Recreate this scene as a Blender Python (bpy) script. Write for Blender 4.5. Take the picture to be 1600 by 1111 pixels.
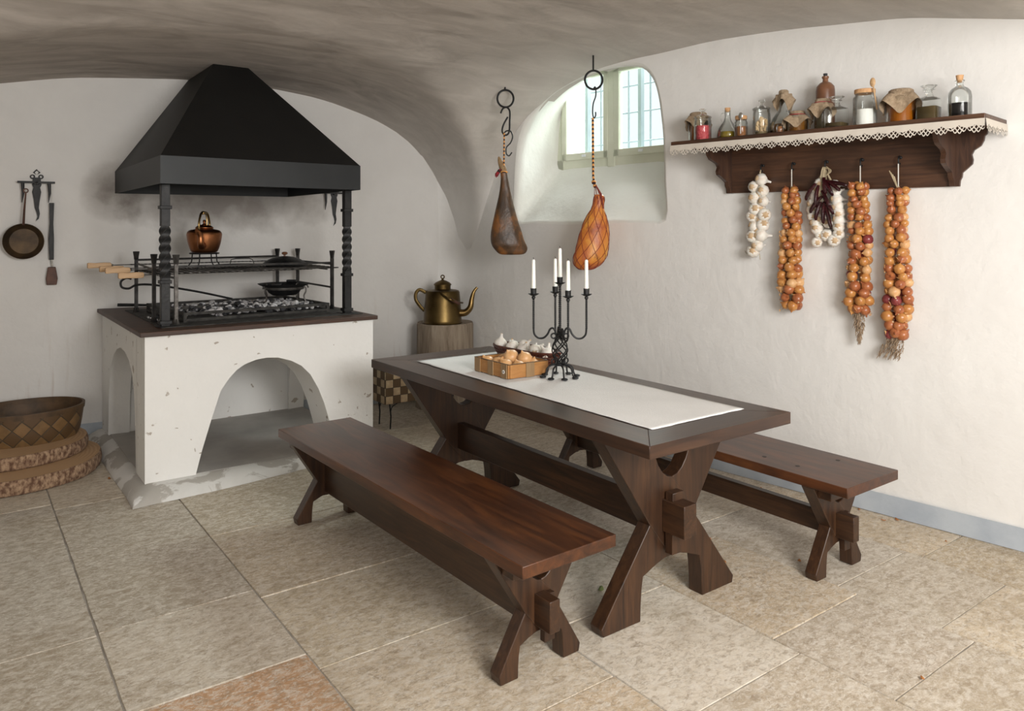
import bpy, bmesh, math, random
from math import sin, cos, pi, radians, sqrt, atan2, exp, log
from mathutils import Vector, Matrix, geometry, noise as mnoise
for o in list(bpy.data.objects): bpy.data.objects.remove(o)
S = bpy.context.scene
COL = S.collection
random.seed(7)

# ------------------------------------------------------------------ camera, world, lights, exposure
YAW = radians(36.4)
cam_d = bpy.data.cameras.new('camera'); cam = bpy.data.objects.new('camera', cam_d); COL.objects.link(cam)
cam_d.sensor_width = 36; cam_d.sensor_fit = 'HORIZONTAL'; cam_d.lens = 1180/1600*36
cam_d.shift_y = -(555.5-358)/1600; cam_d.clip_start = .05
cam.location = (0, 0, 1.483); cam.rotation_euler = (pi/2, 0, -YAW)
S.camera = cam
w = bpy.data.worlds.new('daylight'); S.world = w; w.use_nodes = True
wn = w.node_tree
bg = wn.nodes['Background']; bg.inputs[0].default_value = (.94, 1, 1, 1); bg.inputs[1].default_value = .60
def area(name, loc, aim, sx, sy, watt, colr):
    d = bpy.data.lights.new(name, 'AREA'); d.shape = 'RECTANGLE'; d.size = sx; d.size_y = sy; d.energy = watt; d.color = colr
    o = bpy.data.objects.new(name, d); COL.objects.link(o); o.location = loc
    o.rotation_euler = (Vector(aim)-Vector(loc)).to_track_quat('-Z', 'Y').to_euler()
    return o
area('key_softbox', (1.3, -1.3, 1.95), (2.7, 3.2, .9), 1.5, 1.1, 92, (1, .985, .96))  # added softbox behind the camera as main light; front wall has no opening
area('fill_softbox', (-1.1, -1.4, 1.7), (1.6, 4.6, 1.0), .9, 1.2, 20, (1, .975, .95))  # added fill lamp, behind the camera on the left; no doorway is built there
area('window_daylight', (5.6, 4.5, 3.85), (4.0, 4.2, 2.15), 1.6, 1.2, 260, (.95, 1, .96))
S.view_settings.view_transform = 'Standard'; S.view_settings.look = 'None'
S.view_settings.exposure = .88; S.view_settings.gamma = 1; S.view_settings.use_curve_mapping = False

# ------------------------------------------------------------------ materials
class NT:
    def __init__(s, name):
        s.m = bpy.data.materials.new(name); s.m.use_nodes = True; s.t = s.m.node_tree
        s.b = s.t.nodes['Principled BSDF']; s.out = s.t.nodes['Material Output']
    def n(s, ty, **k):
        x = s.t.nodes.new(ty)
        for a, v in k.items():
            if a.startswith('i_'): x.inputs[a[2:].replace('_', ' ')].default_value = v
            else: setattr(x, a, v)
        return x
    def l(s, a, b): s.t.links.new(a, b)
    def coords(s, scale=(1, 1, 1), src='Object', rot=(0, 0, 0)):
        c = s.n('ShaderNodeTexCoord'); mp = s.n('ShaderNodeMapping'); mp.inputs['Scale'].default_value = scale; mp.inputs['Rotation'].default_value = rot
        s.l(c.outputs[src], mp.inputs['Vector']); return mp.outputs[0]
    def noise(s, vec, scale, detail=5, rough=.55, dist=0):
        x = s.n('ShaderNodeTexNoise'); x.inputs['Scale'].default_value = scale; x.inputs['Detail'].default_value = detail
        x.inputs['Roughness'].default_value = rough; x.inputs['Distortion'].default_value = dist
        s.l(vec, x.inputs['Vector']); return x.outputs['Fac']
    def ramp(s, fac, stops):
        r = s.n('ShaderNodeValToRGB'); e = r.color_ramp.elements
        while len(e) < len(stops): e.new(.5)
        for el, (p, c) in zip(e, stops):
            el.position = p; el.color = (c[0], c[1], c[2], 1) if len(c) > 2 else (c[0],)*3+(1,)
        s.l(fac, r.inputs[0]); return r.outputs[0]
    def mix(s, fac, a, b, mode='MIX'):
        x = s.n('ShaderNodeMix', data_type='RGBA', blend_type=mode)
        for sock, v in ((x.inputs[0], fac), (x.inputs[6], a), (x.inputs[7], b)):
            if isinstance(v, (int, float)): sock.default_value = v
            elif isinstance(v, tuple): sock.default_value = (v[0], v[1], v[2], 1)
            else: s.l(v, sock)
        return x.outputs[2]
    def math(s, op, a, b=0.0):
        x = s.n('ShaderNodeMath', operation=op)
        for i, v in enumerate((a, b)):
            if isinstance(v, (int, float)): x.inputs[i].default_value = v
            else: s.l(v, x.inputs[i])
        return x.outputs[0]
    def bump(s, h, strength, dist=.01, prev=None):
        x = s.n('ShaderNodeBump'); x.inputs['Strength'].default_value = strength; x.inputs['Distance'].default_value = dist
        s.l(h, x.inputs['Height'])
        if prev is not None: s.l(prev, x.inputs['Normal'])
        s.l(x.outputs[0], s.b.inputs['Normal']); return x.outputs[0]
    def color(s, c):
        if isinstance(c, tuple): s.b.inputs['Base Color'].default_value = (c[0], c[1], c[2], 1)
        else: s.l(c, s.b.inputs['Base Color'])
    def set(s, **k):
        for a, v in k.items(): s.b.inputs[a.replace('_', ' ')].default_value = v
        return s

def pm(name, c1, c2=None, scale=8, rough=.6, metal=0, bump=0, bscale=None, stretch=(1, 1, 1), lo=.35, hi=.65, detail=5, **k):
    t = NT(name); v = t.coords(stretch)
    if c2: t.color(t.ramp(t.noise(v, scale, detail), [(lo, c1), (hi, c2)]))
    else: t.color(c1)
    if bump: t.bump(t.noise(v, bscale or scale*3, 6), bump)
    t.set(Roughness=rough, Metallic=metal, **k); return t.m

def plaster(name, base, dark, chips=0, bumpk=1, streak=None):
    t = NT(name); v = t.coords((1, 1, 1))
    big = t.noise(v, 1.1, 5, .6, .3); col = t.ramp(big, [(.3, dark), (.62, base)])
    if streak:
        vs = t.coords(streak[0]); st = t.noise(vs, streak[1], 6, .62, .8)
        col = t.mix(t.ramp(st, [(.38, (0, 0, 0)), (.66, (1, 1, 1))]), col, streak[2])
    if chips:
        cn = t.noise(v, 13, 3, .5, .4); cm = t.ramp(cn, [(.71-.03*chips, (0, 0, 0)), (.735-.03*chips, (1, 1, 1))])
        col = t.mix(t.math('MULTIPLY', cm, .75), col, (.33, .27, .21))
    t.color(col)
    h1 = t.noise(v, 5, 4); h2 = t.noise(v, 34, 5, .6)
    p = t.bump(h1, .35*bumpk, .03); t.bump(h2, .22*bumpk, .006, p)
    t.set(Roughness=.92); t.b.inputs['Specular IOR Level'].default_value = .2
    return t

M = {}
M['wall'] = plaster('white_plaster', (.80, .79, .765), (.755, .74, .715)).m
M['hearth'] = plaster('hearth_plaster', (.83, .825, .80), (.79, .78, .75), chips=1.6).m
M['niche'] = plaster('niche_plaster', (.80, .80, .765), (.76, .755, .71)).m
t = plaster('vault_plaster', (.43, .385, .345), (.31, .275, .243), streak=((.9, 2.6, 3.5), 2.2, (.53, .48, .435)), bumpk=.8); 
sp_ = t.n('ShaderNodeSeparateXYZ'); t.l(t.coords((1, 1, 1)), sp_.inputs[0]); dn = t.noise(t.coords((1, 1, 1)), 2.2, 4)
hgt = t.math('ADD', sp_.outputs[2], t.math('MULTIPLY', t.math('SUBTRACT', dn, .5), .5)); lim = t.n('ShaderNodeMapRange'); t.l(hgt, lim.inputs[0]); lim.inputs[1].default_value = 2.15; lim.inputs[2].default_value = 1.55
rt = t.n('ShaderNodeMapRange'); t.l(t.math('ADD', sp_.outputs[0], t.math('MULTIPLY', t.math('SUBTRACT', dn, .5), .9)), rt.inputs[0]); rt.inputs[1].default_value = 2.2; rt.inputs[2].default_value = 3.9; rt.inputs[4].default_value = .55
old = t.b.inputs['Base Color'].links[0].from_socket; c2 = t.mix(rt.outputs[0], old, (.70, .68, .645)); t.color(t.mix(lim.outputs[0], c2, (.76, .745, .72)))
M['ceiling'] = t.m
# back wall: white plaster with soot stains round the hood and dirt low down
t = NT('sooty_plaster'); v = t.coords((1, 1, 1)); big = t.noise(v, 1.3, 5, .6, .3)
col = t.ramp(big, [(.3, (.66, .64, .615)), (.65, (.73, .715, .69))])
sep = t.n('ShaderNodeSeparateXYZ'); t.l(v, sep.inputs[0])
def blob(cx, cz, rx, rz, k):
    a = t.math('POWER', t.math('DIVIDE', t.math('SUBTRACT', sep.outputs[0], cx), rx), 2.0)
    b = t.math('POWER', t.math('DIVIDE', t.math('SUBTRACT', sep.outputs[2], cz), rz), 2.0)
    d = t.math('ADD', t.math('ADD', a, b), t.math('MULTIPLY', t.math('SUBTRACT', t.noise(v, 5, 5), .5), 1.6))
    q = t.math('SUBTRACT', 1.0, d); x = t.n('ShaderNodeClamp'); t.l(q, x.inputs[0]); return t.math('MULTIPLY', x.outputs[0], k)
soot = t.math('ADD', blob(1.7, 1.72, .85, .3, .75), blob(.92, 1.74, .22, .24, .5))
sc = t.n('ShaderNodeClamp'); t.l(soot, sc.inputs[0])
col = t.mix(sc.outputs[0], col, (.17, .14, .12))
vd = t.coords((9, 9, .8)); dr = t.ramp(t.noise(vd, 2.5, 4), [(.58, (0, 0, 0)), (.72, (1, 1, 1))])
low = t.n('ShaderNodeMapRange'); t.l(sep.outputs[2], low.inputs[0]); low.inputs[1].default_value = 1.0; low.inputs[2].default_value = .4
col = t.mix(t.math('MULTIPLY', t.math('MULTIPLY', dr, low.outputs[0]), .35), col, (.42, .32, .25))
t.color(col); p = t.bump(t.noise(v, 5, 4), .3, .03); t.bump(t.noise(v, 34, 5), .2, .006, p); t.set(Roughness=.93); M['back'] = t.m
M['baseboard'] = pm('grey_blue_paint', (.36, .40, .45), (.44, .48, .52), 6, .7, bump=.2, bscale=30)
# stone slabs: colour attribute per slab, flecked
t = NT('limestone'); at = t.n('ShaderNodeAttribute', attribute_name='slab'); v = t.coords((1, 1, 1)); vf = t.coords((1.0, 1.6, 1))
f1 = t.noise(vf, 24, 9, .74, 1.2); f2 = t.noise(v, 2.6, 6, .62, .8); f3 = t.noise(vf, 52, 6, .75, .9)
col = t.mix(t.math('MULTIPLY', t.ramp(f1, [(.40, (1, 1, 1)), (.52, (0, 0, 0))]), .62), at.outputs['Color'], (.27, .21, .145))
col = t.mix(t.math('MULTIPLY', t.ramp(f3, [(.50, (0, 0, 0)), (.60, (1, 1, 1))]), .62), col, (.70, .66, .59))
col = t.mix(t.math('MULTIPLY', t.ramp(f2, [(.47, (0, 0, 0)), (.66, (1, 1, 1))]), .45), col, (.32, .25, .165))
f4 = t.noise(vf, 19, 9, .76, .5); col = t.mix(t.math('MULTIPLY', t.ramp(f4, [(.49, (0, 0, 0)), (.60, (1, 1, 1))]), .5), col, (.70, .65, .57)); col = t.mix(t.math('MULTIPLY', t.ramp(f4, [(.37, (1, 1, 1)), (.47, (0, 0, 0))]), .38), col, (.25, .185, .115))
h = t.mix(.5, f1, f3); t.color(col); t.bump(h, .55, .006); t.set(Roughness=.62); M['stone'] = t.m
M['mortar'] = pm('mortar', (.26, .235, .20), (.42, .39, .35), 9, .95, bump=.4)
M['cement'] = pm('cement', (.33, .315, .295), (.43, .41, .385), 3, .9, bump=.25, bscale=20)
t = plaster('plinth_plaster', (.70, .69, .665), (.55, .53, .50)); v = t.coords((1, 1, 1))
cm = t.ramp(t.noise(v, 3.6, 6, .62, .5), [(.50, (0, 0, 0)), (.54, (1, 1, 1))]); col0 = t.b.inputs['Base Color'].links[0].from_socket
t.color(t.mix(cm, col0, (.42, .395, .36))); M['plinth'] = t.m

def wood(name, c1, c2, c3, rough=.35, grain=(1.5, 14, 14), scale=3, coat=0, bump=.12):
    t = NT(name); v = t.coords(grain); g = t.noise(v, scale, 7, .6, .9)
    col = t.ramp(g, [(.3, c1), (.5, c2), (.72, c3)]); v2 = t.coords((1, 1, 1)); b = t.noise(v2, 2.2, 3)
    col = t.mix(t.math('MULTIPLY', t.ramp(b, [(.4, (0, 0, 0)), (.65, (1, 1, 1))]), .5), col, c1)
    t.color(col); t.bump(g, bump, .003); t.set(Roughness=rough, Coat_Weight=coat, Coat_Roughness=.3); return t.m
DK = ((.020, .009, .0045), (.044, .019, .0085), (.080, .035, .014))
M['wood_y'] = wood('stained_wood_lengthwise', *DK, rough=.36, grain=(14, 1.1, 14))
M['wood_x'] = wood('stained_wood_crosswise', *DK, rough=.36, grain=(1.1, 14, 14))
M['wood_z'] = wood('stained_wood_upright', *DK, rough=.42, grain=(14, 14, 1.1))
M['bench'] = wood('red_brown_bench_wood', (.030, .011, .005), (.075, .025, .009), (.14, .048, .014), rough=.33, grain=(9, .9, 9), scale=2.6)
M['table_top'] = wood('table_top_wood', (.024, .011, .007), (.044, .020, .011), (.070, .032, .016), rough=.30, grain=(12, 1, 12))
M['table_end'] = wood('table_top_wood_crosswise', (.024, .011, .007), (.044, .020, .011), (.070, .032, .016), rough=.32, grain=(1, 12, 12))
M['shelf'] = wood('shelf_wood', (.034, .016, .009), (.070, .031, .016), (.12, .057, .028), rough=.42, grain=(14, 1, 14))
M['shelf_z'] = wood('shelf_wood_upright', (.028, .013, .008), (.056, .025, .014), (.095, .045, .023), rough=.45, grain=(12, 12, 2))
M['worktop'] = wood('worktop_wood', (.035, .018, .012), (.065, .031, .018), (.11, .05, .025), rough=.55, grain=(1.2, 12, 12))
M['pale_wood'] = wood('pale_handle_wood', (.42, .25, .12), (.55, .35, .18), (.64, .43, .24), rough=.5, grain=(2, 16, 16))
M['crate'] = wood('honey_crate_wood', (.30, .13, .035), (.42, .20, .06), (.50, .26, .09), rough=.5, grain=(3, 3, 14))
M['crate_batten'] = wood('weathered_batten_wood', (.20, .12, .055), (.30, .19, .09), (.37, .25, .13), rough=.6, grain=(14, 14, 1.5))
M['peg'] = pm('dark_peg', (.012, .006, .004), rough=.5)
M['cork'] = pm('cork', (.50, .27, .12), (.62, .37, .19), 40, .8, bump=.3)
M['iron'] = pm('wrought_iron', (.016, .015, .015), (.045, .042, .040), 20, .45, .6, bump=.3, bscale=50)
M['iron_dark'] = pm('black_iron', (.010, .010, .011), (.022, .022, .022), 14, .5, .4, bump=.25, bscale=40)
M['iron_grey'] = pm('worn_grey_iron', (.05, .045, .04), (.14, .13, .12), 25, .5, .7, bump=.3, bscale=50)
M['steel'] = pm('bright_steel', (.42, .41, .39), (.6, .59, .56), 30, .3, 1)
t = NT('black_sheet_metal'); v = t.coords((1, 1, 1)); vz = t.coords((3, 3, .6))
t.color(t.ramp(t.noise(v, 3, 6), [(.3, (.006, .006, .0058)), (.7, (.0105, .010, .0095))]))
t.set(Roughness=.62, Metallic=.3); t.bump(t.noise(v, 40, 4), .05); M['hood'] = t.m
M['hood_band'] = pm('dark_grey_band_metal', (.009, .0105, .0115), (.014, .016, .017), 4, .5, .3)
M['hood_in'] = pm('sooty_metal', (.03, .024, .019), (.055, .042, .033), 5, .9, 0)
M['soot'] = pm('ashy_iron_tray', (.018, .017, .016), (.07, .066, .06), 22, .8, .2, bump=.4, bscale=40)
M['ash'] = pm('ash', (.30, .29, .29), (.62, .60, .60), 30, .95, bump=.6, bscale=60)
M['coal'] = pm('charcoal', (.012, .012, .014), (.05, .05, .055), 20, .8, bump=.6, bscale=60)
M['coal_ash'] = pm('ash_covered_charcoal', (.12, .12, .13), (.60, .59, .60), 25, .9, bump=.6, bscale=60, lo=.4, hi=.55)
M['brass'] = pm('tarnished_brass', (.075, .048, .018), (.17, .115, .045), 5, .4, 1, bump=.06, bscale=20)
M['brass_bright'] = pm('polished_brass', (.20, .13, .05), (.33, .22, .09), 10, .3, 1)
M['copper'] = pm('copper', (.22, .085, .034), (.36, .15, .065), 5, .36, 1, bump=.05, bscale=20)
M['rust_pan'] = pm('tarnished_pan', (.03, .02, .012), (.10, .062, .03), 8, .55, .5, bump=.1)
M['handle_rust'] = pm('reddish_brown_handle', (.06, .025, .015), (.12, .05, .03), 15, .6)
M['cloth'] = pm('white_linen', (.79, .785, .77), (.74, .735, .72), 4, .9, bump=.3, bscale=160)
M['candle'] = pm('white_wax', (.86, .85, .80), rough=.45, Subsurface_Weight=.2)
M['wick'] = pm('burnt_wick', (.02, .02, .02), rough=.9)
M['burlap'] = pm('burlap', (.30, .215, .135), (.42, .315, .21), 60, .95, bump=.7, bscale=150)
M['ribbon'] = pm('red_ribbon', (.32, .03, .04), rough=.6)
M['lace_cream'] = pm('cream_lace', (.66, .59, .50), (.74, .68, .59), 30, .9)
M['stoneware'] = pm('brown_stoneware', (.13, .055, .028), (.22, .10, .05), 7, .32, bump=.08)
M['wicker'] = pm('dark_red_wicker', (.055, .014, .008), (.12, .032, .016), 30, .4, bump=.3)
M['garlic'] = pm('garlic_skin', (.80, .765, .70), (.62, .50, .38), 26, .55, lo=.5, hi=.78, bump=.12, bscale=50, Subsurface_Weight=.05)
M['garlic_root'] = pm('garlic_root', (.46, .31, .17), (.62, .45, .28), 50, .9, bump=.5)
M['stalk'] = pm('dry_stalk', (.36, .29, .17), (.52, .43, .28), 30, .8)
M['onion_gold'] = pm('golden_onion_skin', (.40, .15, .04), (.56, .27, .08), 6, .3, stretch=(5, 5, .6), bump=.1, bscale=14)
M['onion_copper'] = pm('copper_onion_skin', (.27, .075, .03), (.44, .16, .06), 6, .28, stretch=(5, 5, .6), bump=.1, bscale=14)
M['onion_red'] = pm('red_onion_skin', (.15, .024, .03), (.27, .055, .05), 6, .25, stretch=(5, 5, .6), bump=.1, bscale=14)
M['onion_pale'] = pm('pale_onion_skin', (.56, .29, .115), (.70, .43, .21), 6, .4, stretch=(5, 5, .6), bump=.1, bscale=14)
M['onion_husk'] = pm('papery_husk', (.55, .27, .09), (.70, .42, .18), 20, .5)
M['plume'] = pm('dry_grass_plume', (.24, .165, .105), (.38, .28, .19), 40, .95)
M['chilli'] = pm('dried_chilli', (.014, .0025, .004), (.04, .005, .007), 14, .22, bump=.25, bscale=40)
M['bark'] = pm('rough_bark', (.12, .06, .035), (.40, .27, .17), 55, .95, bump=1, bscale=40, stretch=(1, 1, .6), lo=.38, hi=.64)
t = NT('log_end_grain'); v = t.coords((1, 1, 0)); wv = t.n('ShaderNodeTexWave', wave_type='RINGS', rings_direction='Z'); wv.inputs['Scale'].default_value = 14; wv.inputs['Distortion'].default_value = 2; wv.inputs['Detail'].default_value = 3
t.l(v, wv.inputs[0]); t.color(t.ramp(wv.outputs['Fac'], [(.2, (.44, .27, .14)), (.8, (.50, .32, .175))])); t.set(Roughness=.8); M['endgrain'] = t.m
t = NT('weathered_stump'); v = t.coords((6, 6, .7)); g = t.noise(v, 3, 6, .65, .7)
t.color(t.ramp(g, [(.3, (.13, .095, .065)), (.5, (.26, .205, .15)), (.7, (.36, .30, .23))])); t.bump(g, .7, .01); t.set(Roughness=.95); M['stump'] = t.m
def checker(name, a, b, su, sv, diag=False, alt=None, edge=(.05, .035, .02), rough=.55):
    # woven birch strips: chequered from the mesh's own strip coordinates
    t = NT(name); uv = t.n('ShaderNodeUVMap'); mp = t.n('ShaderNodeMapping'); t.l(uv.outputs[0], mp.inputs[0])
    mp.inputs['Scale'].default_value = (su, sv, 1)
    if diag: mp.inputs['Rotation'].default_value = (0, 0, pi/4)
    ck = t.n('ShaderNodeTexChecker'); ck.inputs['Scale'].default_value = 1; t.l(mp.outputs[0], ck.inputs[0])
    br = t.n('ShaderNodeTexBrick', offset=0, squash=1); br.inputs['Scale'].default_value = 1; br.inputs['Brick Width'].default_value = 1; br.inputs['Row Height'].default_value = 1
    br.inputs['Mortar Size'].default_value = .05; br.inputs['Mortar Smooth'].default_value = .6; t.l(mp.outputs[0], br.inputs[0])
    nz = t.noise(mp.outputs[0], 1.1, 4); ca = t.mix(t.ramp(nz, [(.35, (0, 0, 0)), (.65, (1, 1, 1))]), a, alt or a)
    col = t.mix(ck.outputs['Fac'], ca, b); col = t.mix(br.outputs['Fac'], col, edge)
    t.color(col); t.bump(t.math('SUBTRACT', 1.0, br.outputs['Fac']), .5, .004); t.set(Roughness=rough); return t.m
M['weave_check'] = checker('chequered_birch_weave', (.36, .25, .145), (.10, .058, .024), 1, 1, alt=(.52, .40, .25))
M['weave_diag'] = checker('diagonal_birch_weave', (.135, .075, .027), (.09, .048, .018), .8, .8, True, (.20, .11, .042))
M['dark_rim'] = pm('dark_birch_rim', (.05, .028, .012), (.11, .06, .025), 12, .6)
M['frame_paint'] = pm('pale_green_paint', (.62, .65, .52), (.68, .70, .58), 6, .5)
M['white_paint'] = pm('white_paint', (.8, .84, .86), rough=.6); M['bar_paint'] = pm('pale_blue_grey_paint', (.20, .24, .27), rough=.6)
def ham_mat(name, cs, rough=.42):
    t = NT(name); v = t.coords((1, 1, .7)); a = t.noise(v, 7, 5, .6, .5); b = t.noise(v, 16, 5)
    col = t.ramp(a, [(.32, cs[0]), (.48, cs[1]), (.62, cs[2])]); col = t.mix(t.ramp(b, [(.60, (0, 0, 0)), (.72, (.8, .8, .8))]), col, cs[3])
    t.color(col); t.bump(b, .7, .009); t.set(Roughness=rough, Subsurface_Weight=.03); return t.m
M['ham_dark'] = ham_mat('dark_cured_ham', ((.04, .022, .011), (.085, .044, .02), (.24, .09, .02), (.045, .028, .017)))
M['ham_gold'] = ham_mat('golden_smoked_ham', ((.38, .085, .025), (.60, .20, .035), (.72, .34, .05), (.25, .09, .03)))
M['hoof'] = pm('hoof_skin', (.17, .10, .045), (.33, .21, .10), 30, .6, bump=.5)
t = NT('twisted_rope'); v = t.coords((1, 1, 1), rot=(radians(38), 0, 0)); wv = t.n('ShaderNodeTexWave', bands_direction='Z'); wv.inputs['Scale'].default_value = 14; t.l(v, wv.inputs[0])
t.color(t.ramp(wv.outputs['Fac'], [(.42, (.03, .01, .01)), (.5, (.75, .33, .08))])); t.set(Roughness=.8); M['rope'] = t.m
M['red_net'] = pm('red_netting', (.20, .03, .02), rough=.7)
M['tassel'] = pm('tassel', (.35, .02, .03), (.02, .01, .01), 60, .9, lo=.45, hi=.55)
M['string'] = pm('white_string', (.7, .68, .62), rough=.8)
M['leaf_orange'] = pm('dry_orange_leaf', (.42, .14, .035), (.55, .26, .07), 20, .7)
M['leaf_green'] = pm('faded_green_leaf', (.22, .27, .08), rough=.7)
M['salt'] = pm('salt', (.82, .80, .76), rough=.9, bump=.3)
M['berries'] = pm('red_peppercorns', (.42, .03, .045), (.62, .10, .11), 90, .6, bump=.6, bscale=90)
M['spice'] = pm('brown_spice', (.20, .07, .02), (.32, .13, .04), 50, .9)
M['ginger'] = pm('dried_ginger', (.62, .42, .22), (.72, .54, .33), 12, .8)
M['herb'] = pm('dark_herbs', (.07, .06, .03), (.22, .15, .07), 40, .9)
def liquid(name, c, alpha=1):
    t = NT(name); t.color(c); t.set(Roughness=.08); t.b.inputs['Transmission Weight'].default_value = alpha*.45; t.b.inputs['IOR'].default_value = 1.2; return t.m
M['honey'] = liquid('amber_honey', (.52, .155, .008)); M['oil'] = liquid('olive_oil', (.36, .25, .03)); M['vinegar'] = liquid('black_vinegar', (.006, .005, .006), 0)
M['olive_dark'] = liquid('dark_brine', (.10, .07, .03), .3); M['amber_dark'] = liquid('amber_infusion', (.30, .12, .02))
def glassy(name, tint, gl=.9):
    t = NT(name); tr = t.n('ShaderNodeBsdfTransparent'); tr.inputs[0].default_value = tint+(1,)
    g = t.n('ShaderNodeBsdfGlossy'); g.inputs['Roughness'].default_value = .04; g.inputs[0].default_value = (1, 1, 1, 1)
    fr = t.n('ShaderNodeLayerWeight'); fr.inputs['Blend'].default_value = .28
    mx = t.n('ShaderNodeMixShader'); t.l(t.math('MULTIPLY', fr.outputs['Fresnel'], gl), mx.inputs[0]); t.l(tr.outputs[0], mx.inputs[1]); t.l(g.outputs[0], mx.inputs[2])
    t.l(mx.outputs[0], t.out.inputs[0]); return t.m
M['glass'] = glassy('clear_jar_glass', (.965, .975, .97), .78); M['pane'] = glassy('window_glass', (.97, 1, 1), .5)

# ------------------------------------------------------------------ mesh helpers
class MB:
    def __init__(s): s.v = []; s.f = []; s.mi = []; s.uv = {}
    def add(s, vs, fs, mi=0, uvs=None):
        b = len(s.v); s.v += [tuple(x) for x in vs]
        for i, f in enumerate(fs):
            if uvs: s.uv[len(s.f)] = uvs[i]
            s.f.append(tuple(b+j for j in f)); s.mi.append(mi)
        return s
    def box(s, x0, x1, y0, y1, z0, z1, mi=0):
        v = [(x, y, z) for x in (x0, x1) for y in (y0, y1) for z in (z0, z1)]
        return s.add(v, [(0, 1, 3, 2), (4, 6, 7, 5), (0, 4, 5, 1), (2, 3, 7, 6), (0, 2, 6, 4), (1, 5, 7, 3)], mi)
    def bar(s, p, q, a, b=None, mi=0, up=(0, 0, 1)):
        p = Vector(p); q = Vector(q); d = (q-p).normalized(); u = Vector(up)
        if abs(d.dot(u)) > .95: u = Vector((1, 0, 0))
        r = d.cross(u).normalized(); u = r.cross(d); b = b or a
        v = [c+r*(i*a/2)+u*(j*b/2) for c in (p, q) for i in (-1, 1) for j in (-1, 1)]
        return s.add(v, [(0, 1, 3, 2), (4, 6, 7, 5), (0, 4, 5, 1), (2, 3, 7, 6), (0, 2, 6, 4), (1, 5, 7, 3)], mi)
    def tube(s, pts, r, seg=8, closed=False, mi=0, flat=1.0, twist=0, square=False):
        P = [Vector(p) for p in pts]; n = len(P); rr = r if isinstance(r, (list, tuple)) else [r]*n
        if square: seg = 4
        T = []
        for i in range(n):
            a = P[(i-1) % n] if (closed or i) else P[i]; b = P[(i+1) % n] if (closed or i < n-1) else P[i]
            T.append((b-a).normalized())
        u = Vector((0, 0, 1)) if abs(T[0].z) < .9 else Vector((1, 0, 0))
        u = (u-T[0]*u.dot(T[0])).normalized(); vs = []
        for i in range(n):
            u = (u-T[i]*u.dot(T[i])).normalized(); w_ = T[i].cross(u)
            for k in range(seg):
                a = 2*pi*k/seg+twist*i+(pi/4 if square else 0); vs.append(P[i]+(u*cos(a)*flat+w_*sin(a))*rr[i])
        fs = []
        for i in range(n if closed else n-1):
            for k in range(seg):
                fs.append((i*seg+k, i*seg+(k+1) % seg, ((i+1) % n)*seg+(k+1) % seg, ((i+1) % n)*seg+k))
        if not closed: fs += [tuple(range(seg))[::-1], tuple((n-1)*seg+k for k in range(seg))]
        return s.add(vs, fs, mi)
    def ring(s, c, R, r, n=28, seg=8, ax='y', mi=0, sx=1):
        pts = []
        for i in range(n):
            a = 2*pi*i/n; x, y = R*cos(a)*sx, R*sin(a)
            pts.append(Vector(c)+Vector({'y': (x, 0, y), 'x': (0, x, y), 'z': (x, y, 0)}[ax]))
        return s.tube(pts, r, seg, True, mi)
    def lathe(s, prof, c=(0, 0, 0), seg=32, mi=0, fn=None, uvk=None, cap=True):
        vs = []; fs = []; uvs = []
        for (r, z) in prof:
            for k in range(seg):
                a = 2*pi*k/seg; rr = r*(fn(a, z) if fn else 1); vs.append((c[0]+rr*cos(a), c[1]+rr*sin(a), c[2]+z))
        for i in range(len(prof)-1):
            for k in range(seg):
                fs.append((i*seg+k, i*seg+(k+1) % seg, (i+1)*seg+(k+1) % seg, (i+1)*seg+k))
                if uvk: uvs.append([(k/seg*uvk[0], prof[i][1]*uvk[1]), ((k+1)/seg*uvk[0], prof[i][1]*uvk[1]), ((k+1)/seg*uvk[0], prof[i+1][1]*uvk[1]), (k/seg*uvk[0], prof[i+1][1]*uvk[1])])
        if cap:
            n0 = len(fs)
            if prof[0][0] > 1e-5: fs.append(tuple(range(seg))[::-1])
            if prof[-1][0] > 1e-5: fs.append(tuple((len(prof)-1)*seg+k for k in range(seg)))
            if uvk: uvs += [[(0, 0)]*seg for _ in range(len(fs)-n0)]
        return s.add(vs, fs, mi, uvs if uvk else None)
    def prism(s, poly, y0, y1, axis='y', mi=0):
        # poly in (x, z) extruded along y, or (y, z) along x, or (x, y) along z
        def P(a, b, t): return {'y': (a, t, b), 'x': (t, a, b), 'z': (a, b, t)}[axis]
        n = len(poly); tri = geometry.tessellate_polygon([[Vector((a, b, 0)) for a, b in poly]])
        vs = [P(a, b, y0) for a, b in poly]+[P(a, b, y1) for a, b in poly]
        fs = [tuple(t_) for t_ in tri]+[tuple(n+j for j in t_[::-1]) for t_ in tri]
        fs += [(i, (i+1) % n, n+(i+1) % n, n+i) for i in range(n)]
        return s.add(vs, fs, mi)
    def sphere(s, c, r, seg=12, rings=8, sc=(1, 1, 1), mi=0):
        s2 = MB(); s2.lathe([(r*sin(pi*i/rings), -r*cos(pi*i/rings)) for i in range(rings+1)], seg=seg, cap=False)
        return s.add([(c[0]+x*sc[0], c[1]+y*sc[1], c[2]+z*sc[2]) for x, y, z in s2.v], s2.f, mi)
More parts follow.
